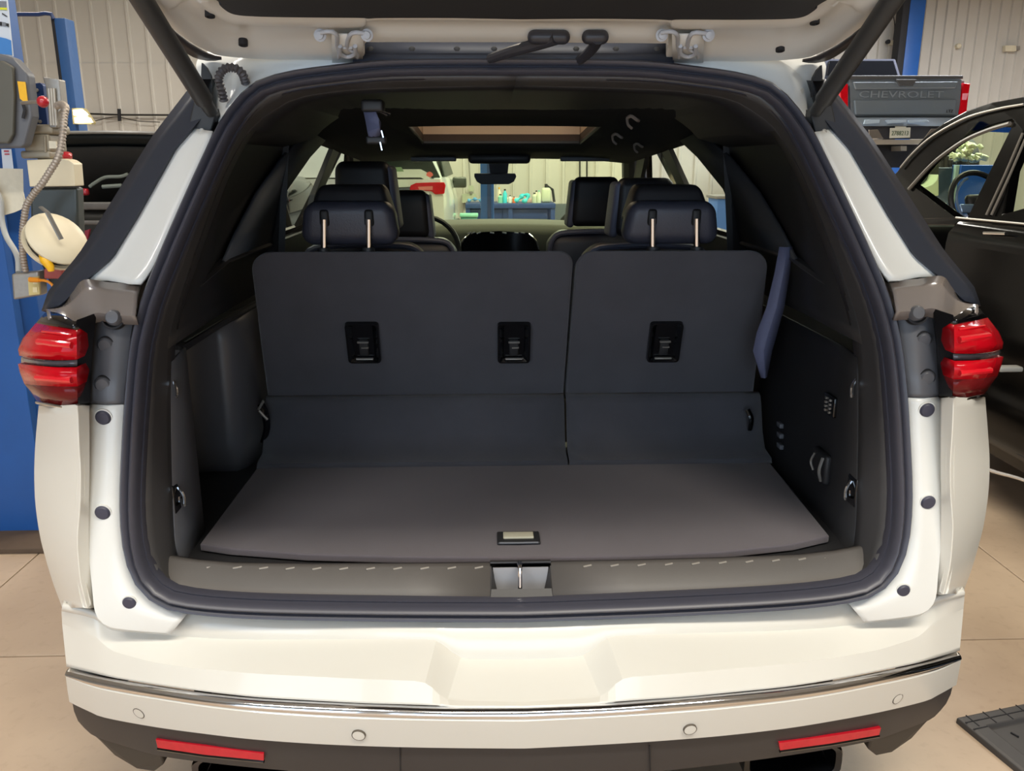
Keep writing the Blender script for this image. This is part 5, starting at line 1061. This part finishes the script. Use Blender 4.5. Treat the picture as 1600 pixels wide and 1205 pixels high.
mb = MB(); mb.loft([[V((2.30+1.4*k/8, y+0.385-0.40*((k-4)/4)**2, z+0.02)) for k in range(9)] for y, z in ((4.12, 1.752), (4.18, 1.712))]); mb.build('windshield_sun_band', glass('blue_sun_band', (40, 90, 210)), bs)
mb = MB(); mb.box((3.02, 4.95, 1.10), (1.56, 0.8, 0.28), bev=0.06, seg=4); mb.build('dashboard', mat('matte_black_dash', (16, 16, 17), 0.85, spec=0.1), bs)
mb = MB(); mb.box((3.0, 3.0, 0.45), (1.5, 3.6, 0.2)); mb.build('cabin_floor', DARK, bs)
mb = MB(); mb.box((2.75, 2.9, 1.05), (0.5, 0.16, 0.65), rot=(-0.25, 0, 0), bev=0.06, seg=4); mb.box((2.75, 3.2, 0.75), (0.5, 0.55, 0.16), bev=0.05); mb.build('driver_seat', LEATH, bs)
wc_ = aX(1530, 318, 2.62)
Rw = Euler((radians(-25), 0, radians(12))).to_matrix()
def wr_(r, n=36): return [wc_+Rw@V((r*cos(2*pi*i/n), 0, r*sin(2*pi*i/n))) for i in range(n)]
mb = MB(); mb.tube(wr_(0.178), 0.015, 8, closed=True); sw = mb.build('steering_wheel', DARK, bs)
CHS = mat('blue_silver_trim', (150, 178, 214), 0.25, metal=0.5)
mb = MB(); mb.tube([wc_+Rw@V((0.15*cos(radians(a)), -0.01, 0.15*sin(radians(a)))) for a in range(110, 260, 10)], 0.007, 6); mb.build('wheel_trim_ring', CHS, sw)
mb = MB(); mb.box(wc_+Rw@V((0, 0.01, -0.01)), (0.15, 0.05, 0.13), rot=(radians(-25), 0, radians(12)), bev=0.03, seg=4); mb.build('wheel_hub', DARK, sw)
mb = MB(); mb.box(wc_+Rw@V((-0.10, -0.015, -0.035)), (0.09, 0.02, 0.05), rot=(radians(-25), 0, radians(12)), bev=0.008); mb.build('wheel_spoke', CHS, sw)
mb = MB(); mb.tube([aX(1473, 332, 2.6), aX(1482, 337, 2.55)], [0.016, 0.010], 10); mb.build('stalk', STEEL, bs)
for cy in (1.75, 5.35): wheel(2.32, cy, 0.38, 0.24, bs, -1); wheel(3.72, cy, 0.38, 0.24, bs, 1)

# ================================================================== BACK: WORKBENCH AND THINGS SEEN THROUGH THE GLASS
BY = 13.7
def B_(u, v, dy=0): return aY(u, v, BY+dy)
wb = thing('workbench', (0.9, 14.1, 0), 'dark blue steel workbench along the back wall seen through the windshield', 'workbench')
x0, x1 = B_(727, 320).x, B_(868, 320).x; zt = B_(800, 318).z
MB().box(((x0+x1)/2, BY+0.4, zt-0.04), (x1-x0, 0.8, 0.08), bev=0.008).build('bench_top', DBLUE, wb)
for x in (x0+0.04, (x0+x1)/2, x1-0.04):
    for y in (BY+0.05, BY+0.75): MB().box((x, y, (zt-0.08)/2), (0.07, 0.07, zt-0.08), bev=0.004).build('leg', DBLUE, wb)
MB().box(((x0+x1)/2+0.0, BY+0.45, zt*0.42), (x1-x0-0.1, 0.6, 0.04)).build('shelf', DBLUE, wb)
MB().box((B_(760, 340).x, BY+0.3, zt-0.2), (0.55, 0.5, 0.22), bev=0.01).build('drawer_unit', DBLUE, wb)
MB().box((B_(820, 340).x, BY+0.3, zt-0.17), (0.75, 0.5, 0.16), bev=0.01).build('drawer_unit', DBLUE, wb)
def bottle(u, h, r, m, label, dy=0.2, cat='bottle', cap=INK):
    p = B_(u, 318, dy); p.z = zt
    t = thing('bottle', p, label, cat, 'supplies on the workbench')
    MB().lathe(p, (0, 0, 1), [(r, 0), (r, h*0.68), (r*0.45, h*0.82), (r*0.4, h*0.9)], 14).build('bottle_body', m, t)
    MB().lathe(p+V((0, 0, h*0.9)), (0, 0, 1), [(r*0.48, 0), (r*0.48, h*0.1), (0.001, h*0.1)], 10).build('cap', cap, t)
CY_ = mat('cyan_plastic', (60, 190, 200), 0.5); GRN = mat('mint_plastic', (130, 196, 170), 0.5); JUG = mat('cloudy_jug', (196, 204, 176), 0.5)
bottle(782, 0.14, 0.04, GRN, 'mint green bottle at the left of the bench clutter'); bottle(789, 0.22, 0.035, CY_, 'slim cyan bottle right of the blue post')
bottle(835, 0.16, 0.04, JUG, 'short pale bottle left of the jugs on the bench'); bottle(842, 0.20, 0.035, JUG, 'tall pale bottle beside the big jug on the bench', cap=GRN)
bottle(838, 0.19, 0.03, BEIGE, 'thin ivory bottle behind the pale bottles', dy=0.4); bottle(780, 0.24, 0.03, BEIGE, 'thin ivory bottle behind the mint bottle', dy=0.45, cap=YEL)
bottle(803, 0.1, 0.025, mat('orange_tin', (214, 110, 60), 0.5), 'short orange tin on the middle of the bench', cat='tin')
bottle(797, 0.12, 0.03, mat('white_tin', (220, 222, 214), 0.5), 'short white bottle in the middle of the bench')
p = B_(853, 318, 0.25); p.z = zt
jg = thing('oil_jug', p, 'large cloudy jug with black spout at the right end of the bench', 'jug', 'supplies on the workbench')
MB().box(p+V((0, 0, 0.12)), (0.15, 0.14, 0.24), bev=0.04, seg=4).build('jug_body', JUG, jg); MB().cyl(p+V((0, 0, 0.24)), p+V((0.0, 0, 0.30)), 0.025).build('jug_neck', INK, jg)
p = B_(866, 318, 0.5); p.z = zt
gn = thing('bench_grease_gun', p, 'black grease gun leaning at the right end of the bench', 'tool', 'supplies on the workbench')
MB().tube([p, p+V((-0.03, 0, 0.2)), p+V((-0.14, 0, 0.27))], 0.022, 8).build('barrel', INK, gn)
p = B_(818, 318, 0.05); p.z = zt
mb = MB(); mb.tube(rs([p+V((-0.14, 0, 0.03)), p+V((-0.06, 0, 0.08)), p+V((0.0, 0.02, 0.13)), p+V((0.07, 0, 0.12)), p+V((0.04, -0.03, 0.05)), p+V((-0.02, 0, 0.03))], 24), [0.03+0.012*sin(i) for i in range(24)], 10); tag(mb.build('shop_rag', CY_), 'crumpled bright cyan rag on the bench', 'rag', 'supplies on the workbench')
p = B_(742, 318, 0.2); p.z = zt
mb = MB(); mb.tube(rs([p+V((-0.12, 0, 0.03)), p+V((0, 0, 0.06)), p+V((0.14, 0, 0.03))], 14), [0.02+0.015*sin(i*1.3) for i in range(14)], 8); tag(mb.build('shop_rag', mat('pale_blue_cloth', (90, 150, 190), 0.8)), 'pale blue rag on the bench left of the post', 'rag', 'supplies on the workbench')
p = B_(824, 318, 0.3); p.z = zt+0.03; tag(MB().box(p, (0.16, 0.1, 0.06), bev=0.006).build('parts_box', mat('pale_pink_card', (200, 170, 160), 0.7)), 'small pale box right of the cyan rag', 'box', 'supplies on the workbench')
p = B_(795, 318, 0.5); p.z = zt+0.035; tag(MB().box(p, (0.3, 0.14, 0.07), bev=0.006).build('parts_box', mat('cream_card', (214, 208, 180), 0.7)), 'long cream box behind the bottles on the bench', 'box', 'supplies on the workbench')
p = B_(733, 345, -0.2); p.z = 0; cr_ = thing('plastic_crate', p, 'teal plastic crate on the floor left of the blue post', 'crate'); q = B_(730, 334, -0.2)
MB().box(p+V((0, 0, q.z/2)), (0.26, 0.24, q.z), bev=0.02).build('crate_body', mat('teal_plastic', (70, 140, 130), 0.5), cr_); MB().box(p+V((0, 0, q.z-0.02)), (0.29, 0.27, 0.05), bev=0.01).build('crate_rim', GRN, cr_)
ps = thing('lift_post', (0, 11.4, 0), 'blue lift post standing in front of the workbench behind the mirror', 'lift post')
a, b_ = aY(751, 330, 11.4), aY(772, 330, 11.4)
MB().box(((a.x+b_.x)/2, 11.5, 1.9), (b_.x-a.x, 0.22, 3.8), bev=0.02, seg=3).build('column', BLUEP, ps)
MB().box(((a.x+b_.x)/2+0.025, 11.385, 1.9), (0.05, 0.02, 3.8), bev=0.006).build('column_channel', DBLUE, ps)
MB().box(((a.x+b_.x)/2, 11.5, 0.012), (0.5, 0.5, 0.024)).build('base_plate', OILY, ps)
eb = thing('electrical_box', aY(736, 303, 14.9), 'small grey electrical box and wire on the wall left of the blue post', 'electrical box')
patch(eb, 'box_body', mat('pale_box', (180, 184, 160), 0.5), [(732, 290), (740, 290), (740, 299), (732, 299)], 14.85, 0.1); patch(eb, 'lower_box', mat('pale_box', (180, 184, 160), 0.5), [(722, 303), (744, 303), (744, 317), (722, 317)], 14.85, 0.12)
MB().tube([aY(736, 300, 14.84), aY(736, 303, 14.84)], 0.02, 6).build('pipe', STEEL, eb)
MB().tube([aY(735, 290, 14.9), aY(731, 230, 14.9)], 0.012, 6).build('conduit', STEEL, eb)
tp = thing('wall_pipe', aY(912, 320, 14.9), 'thin vertical pipe on the back wall right of the jugs', 'pipe')
for u in (906, 917): MB().tube([aY(u, 230, 14.9), aY(u, 316, 14.9)], 0.014, 6).build('pipe_run', OILY, tp)
p = B_(884, 345, 0.3)
def tyre_(loc, label, r=0.34):
    t = thing('spare_tyre', loc, label, 'tyre'); mb = MB(); c = V(loc)+V((0, 0, r)); mb.lathe(c, (0, -1, 0), [(r*0.62, 0.1), (r*0.95, 0.1), (r, 0.06), (r, -0.06), (r*0.95, -0.1), (r*0.62, -0.1)], 28); mb.build('tyre', TYRE, t)
    mb = MB(); mb.lathe(c, (0, -1, 0), [(r*0.62, 0.05), (r*0.60, 0.08), (r*0.2, 0.04), (0.001, 0.05)], 20); mb.build('rim', STEEL, t)
tyre_((p.x+0.28, 14.2, 0), 'spare wheel standing by the right end of the workbench', 0.42)
# white SUV seen through the windshield
wv = thing('parked_white_suv', (-1.55, 11.6, 0), 'white SUV parked ahead with red tail lamp and heart sticker on its rear glass', 'car')
GY = 9.5
def G_(u, v, dy=0): return aY(u, v, GY+dy)
def gs(name, m, q, dy, th, par=wv, bev=0.01): return MB().fill([[G_(u, v, dy) for u, v in q]], thick=(0, th, 0)).build(name, m, par, smooth=False, bev=bev)
zz = lambda v: G_(600, v).z
WV = mat('parked_white_paint', (222, 228, 220), 0.25, coat=0.6)
cxv = G_(693, 300).x-0.95
mb = MB()
def sec(y, hw, z0, z1, k): return [V((cxv+hw*a, y, z0+(z1-z0)*b)) for a, b in ((-0.93, 0), (-1, 0.3), (-1, 0.8), (-0.96, 1), (0.96, 1), (1, 0.8), (1, 0.3), (0.93, 0))]
mb.loft([sec(9.5, 0.95, 0.4, 1.40, 0), sec(9.8, 1.0, 0.35, 1.42, 0), sec(11.5, 1.0, 0.3, 1.35, 0), sec(13.4, 0.98, 0.35, 1.2, 0), sec(14.1, 0.9, 0.4, 1.05, 0)], closed=True); mb.fill([sec(9.5, 0.95, 0.4, 1.40, 0)]); mb.build('body', WV, wv, ang=40)
mb = MB()
def sec2(y, hw0, hw1, z0, z1): return [V((cxv-hw0, y, z0)), V((cxv-hw1, y, z1-0.05)), V((cxv-hw1+0.1, y, z1)), V((cxv+hw1-0.1, y, z1)), V((cxv+hw1, y, z1-0.05)), V((cxv+hw0, y, z0))]
mb.loft([sec2(9.55, 0.93, 0.80, 1.38, 1.42), sec2(9.85, 0.93, 0.78, 1.38, 1.80), sec2(10.6, 0.95, 0.78, 1.38, 1.86), sec2(12.0, 0.95, 0.78, 1.35, 1.84), sec2(12.5, 0.95, 0.82, 1.33, 1.60), sec2(12.9, 0.95, 0.9, 1.30, 1.34)]); mb.build('cabin', WV, wv, ang=30)
gs('rear_glass', mat('dark_rear_glass', (40, 50, 44), 0.4, spec=0.2), [(560, 247), (673, 247), (688, 278), (560, 279)], 0.12, 0.05)
gs('roof_spoiler', WV, [(560, 238), (668, 240), (673, 247), (560, 247)], 0.0, 0.4)
gs('glass_reflection_panel', mat('sage_reflection', (130, 158, 124), 0.6), [(608, 262), (627, 261), (631, 268), (628, 276), (613, 279), (606, 279)], 0.10, 0.01)  # reflection in the rear glass painted as a flat sage panel
hs = gs('heart_sticker', mat('coral_sticker', (226, 104, 94), 0.6), [G for G in [(671, 268), (675, 270), (677, 274), (671, 278), (666, 274), (667, 270)]], 0.09, 0.01, bev=0)
tl = gs('tail_lamp', REDL, [(641, 290), (650, 286), (678, 285), (694, 285), (696, 290), (694, 303), (680, 304), (674, 299), (640, 297)], -0.04, 0.1)
gs('lamp_inner', mat('pale_red_lens', (220, 120, 110), 0.2), [(653, 292), (676, 291), (676, 297), (655, 297)], -0.055, 0.03, tl, 0.002)
gs('chrome_bar', DCHROME, [(600, 294), (640, 292), (655, 296), (655, 299), (600, 300)], -0.03, 0.05)
mm = thing; p = aY(718, 285, 12.3)
MB().box(p, (0.20, 0.12, 0.15), bev=0.03, seg=4).build('wing_mirror', mat('mirror_grey', (60, 64, 58), 0.3), wv)
mb = MB(); mb.fill([[V((cxv+0.945-0.10*(z-1.38)/0.4, y, z)) for y, z in ((9.9, 1.42), (10.1, 1.74), (11.9, 1.76), (12.5, 1.42))]], thick=(0.015, 0, 0)); mb.build('side_window', mat('dark_rear_glass', (48, 60, 52), 0.1), wv, smooth=False)
for y in (10.3, 13.3): wheel(cxv+0.90, y, 0.37, 0.24, wv, 1); wheel(cxv-0.90, y, 0.37, 0.24, wv, -1)
# behind the black SUV: cabinet with pile, locker, pale cart
cbt = thing('blue_cabinet', (6.2, 12.2, 0), 'bright blue cabinet heaped with pale material, seen through the black SUV', 'cabinet')
def K_(u, v, y=11.0): return aY(u, v, y)
a, b_ = K_(1502, 258), K_(1562, 258)
MB().box(((a.x+b_.x)/2, 11.3, a.z/2), (b_.x-a.x, 0.6, a.z), bev=0.01).build('cabinet_body', mat('cobalt_paint', (20, 78, 168), 0.4), cbt)
MB().box((a.x-0.03, 11.05, a.z/2), (0.05, 0.06, a.z), bev=0.004).build('cabinet_post', mat('pale_frame', (150, 180, 180), 0.5), cbt)
mb = MB()
for i in range(46):
    t = random.random(); p = V((a.x+0.05+(b_.x-a.x-0.1)*t, 11.3+random.uniform(-0.2, 0.2), a.z+0.07+random.random()*0.22*sin(pi*t)))
    mb.box(p, (random.uniform(0.04, 0.12), 0.08, random.uniform(0.03, 0.07)), rot=(random.random(), random.random(), random.random()), bev=0.01, seg=1)
tag(mb.build('scrap_pile', mat('pale_olive_scrap', (176, 180, 146), 0.7, noise=0.35, nscale=9)), 'heap of pale olive scraps on top of the bright blue cabinet', 'scraps', kind='stuff')
a, b_ = K_(1469, 262), K_(1496, 262)
b_.x -= 0.03
lk = thing('dark_locker', ((a.x+b_.x)/2, 11.3, 0), 'dark blue grey locker left of the bright blue cabinet', 'locker')
MB().box(((a.x+b_.x)/2, 11.3, a.z/2), (b_.x-a.x, 0.5, a.z), bev=0.01).build('locker_body', mat('slate_blue_paint', (44, 64, 84), 0.4, noise=0.2), lk)
MB().box((b_.x-0.06, 11.03, a.z*0.6), (0.02, 0.03, 0.12)).build('handle', STEEL, lk)
for i, (u, h) in enumerate(((1474, 0.14), (1481, 0.18), (1488, 0.12))):
    p = K_(u-4, 262, 11.2); p.z = a.z; t = thing('spray_can', p, ['left', 'middle', 'right'][i]+' of three spray cans standing on the dark locker', 'spray can', 'spray cans on the locker')
    MB().lathe(p, (0, 0, 1), [(0.03, 0), (0.03, h*0.8), (0.015, h*0.9)], 12).build('can_body', INK if i != 1 else OILY, t); MB().lathe(p+V((0, 0, h*0.9)), (0, 0, 1), [(0.015, 0), (0.015, h*0.1), (0.001, h*0.1)], 10).build('nozzle', INK, t)
pcx = thing('pale_wheel_arch_cart', K_(1450, 320, 9.0), 'pale green moulded cart with a dark hood beside the locker', 'cart')
MB().fill([[K_(u, v, 9.0) for u, v in [(1434, 293), (1448, 292), (1457, 288), (1463, 282), (1467, 272), (1467, 306), (1462, 306), (1460, 303), (1442, 304), (1438, 312), (1434, 312)]]], thick=(0, 0.5, 0)).build('cart_shell', mat('pale_mint_shell', (196, 214, 180), 0.5), pcx, smooth=False, bev=0.01)
MB().fill([[K_(u, v, 9.2) for u, v in [(1434, 292), (1438, 276), (1447, 262), (1460, 252), (1468, 254), (1467, 272), (1462, 284), (1450, 291)]]], thick=(0, 0.5, 0)).build('cart_hood', mat('dark_green_hood', (30, 44, 42), 0.4), pcx, smooth=False, bev=0.01)
MB().fill([[K_(u, v, 9.1) for u, v in [(1434, 313), (1467, 313), (1467, 476), (1434, 486)]]], thick=(0, 0.4, 0)).build('cart_base', OILY, pcx, smooth=False, bev=0.01)
# blue locker glimpsed through the right side window
a, b_ = aY(1122, 310, 9.0), aY(1140, 310, 9.0)
bc2 = thing('blue_locker', ((a.x+b_.x)/2+0.15, 9.2, 0), 'light blue locker seen through the right side window of the white SUV', 'locker')
MB().box(((a.x+b_.x)/2+0.15, 9.2, a.z/2), (b_.x-a.x+0.3, 0.4, a.z), bev=0.01).build('locker_body', mat('sky_blue_paint', (84, 130, 200), 0.5), bc2)
MB().box(((a.x+b_.x)/2+0.15, 9.2, a.z+0.01), (b_.x-a.x+0.34, 0.44, 0.03), bev=0.004).build('locker_top', STEEL, bc2)
# floor mat
fm = thing('floor_liner', (1.75, 2.0, 0), 'black ribbed rubber floor liner lying on the concrete at bottom right', 'mat')
LIN = mat('liner_rubber', (66, 64, 64), 0.5, noise=0.06)
q0, q1, q2 = aZ(1494, 1124, 0.012), aZ(1600, 1102, 0.012), aZ(1592, 1205, 0.012)
ux = (q1-q0).normalized(); uy = (q2-q0).normalized()
def M_(a_, b__, z=0): return V((q0.x, q0.y, 0))+ux*a_+uy*b__+V((0, 0, z+0.001))
LX, LY = 0.75, 0.85
mb = MB()
def rr4(i, z): return [M_(i, i, z), M_(LX-i, i, z), M_(LX-i, LY-i, z), M_(i, LY-i, z)]
R = mb.loft([rr4(0, 0), rr4(0, 0.016), rr4(0.010, 0.020), rr4(0.055, 0.020), rr4(0.062, 0.008), rr4(0.068, 0.008)], closed=True); mb.bm.faces.new(R[-1]); mb.build('liner_tray', LIN, fm, smooth=False, bev=0.003)
mb = MB()
for i in range(12): mb.box(M_(0.03+i*0.06, 0.028, 0.0205), (0.003, 0.05, 0.002), rot=(0, 0, atan2(uy.y, uy.x)+pi/2))
mb.box(M_(0.37, 0.03, 0.0205), (0.70, 0.003, 0.002), rot=(0, 0, atan2(ux.y, ux.x)))
for i in range(2): mb.box(M_(0.028, 0.03+i*0.03, 0.0205), (0.05, 0.003, 0.002), rot=(0, 0, atan2(ux.y, ux.x)))
mb.build('liner_groove', INK, fm, smooth=False)
mb = MB()
for i in range(9):
    for j in range(10):
        mb.box(M_(0.11+i*0.065+0.03*(j % 2), 0.10+j*0.065, 0.010), (0.004, 0.022, 0.005), rot=(0, 0, 0.5))
mb.build('liner_tread', INK, fm, smooth=False)
mb = MB(); mb.loft([[M_(0.14, 0.24, 0.009), M_(0.5, 0.24, 0.009)], [M_(0.12, 0.28, 0.014), M_(0.5, 0.28, 0.014)], [M_(0.12, 0.6, 0.014), M_(0.5, 0.6, 0.014)]]); mb.build('heel_pad', LIN, fm, smooth=False, solid=0.004)
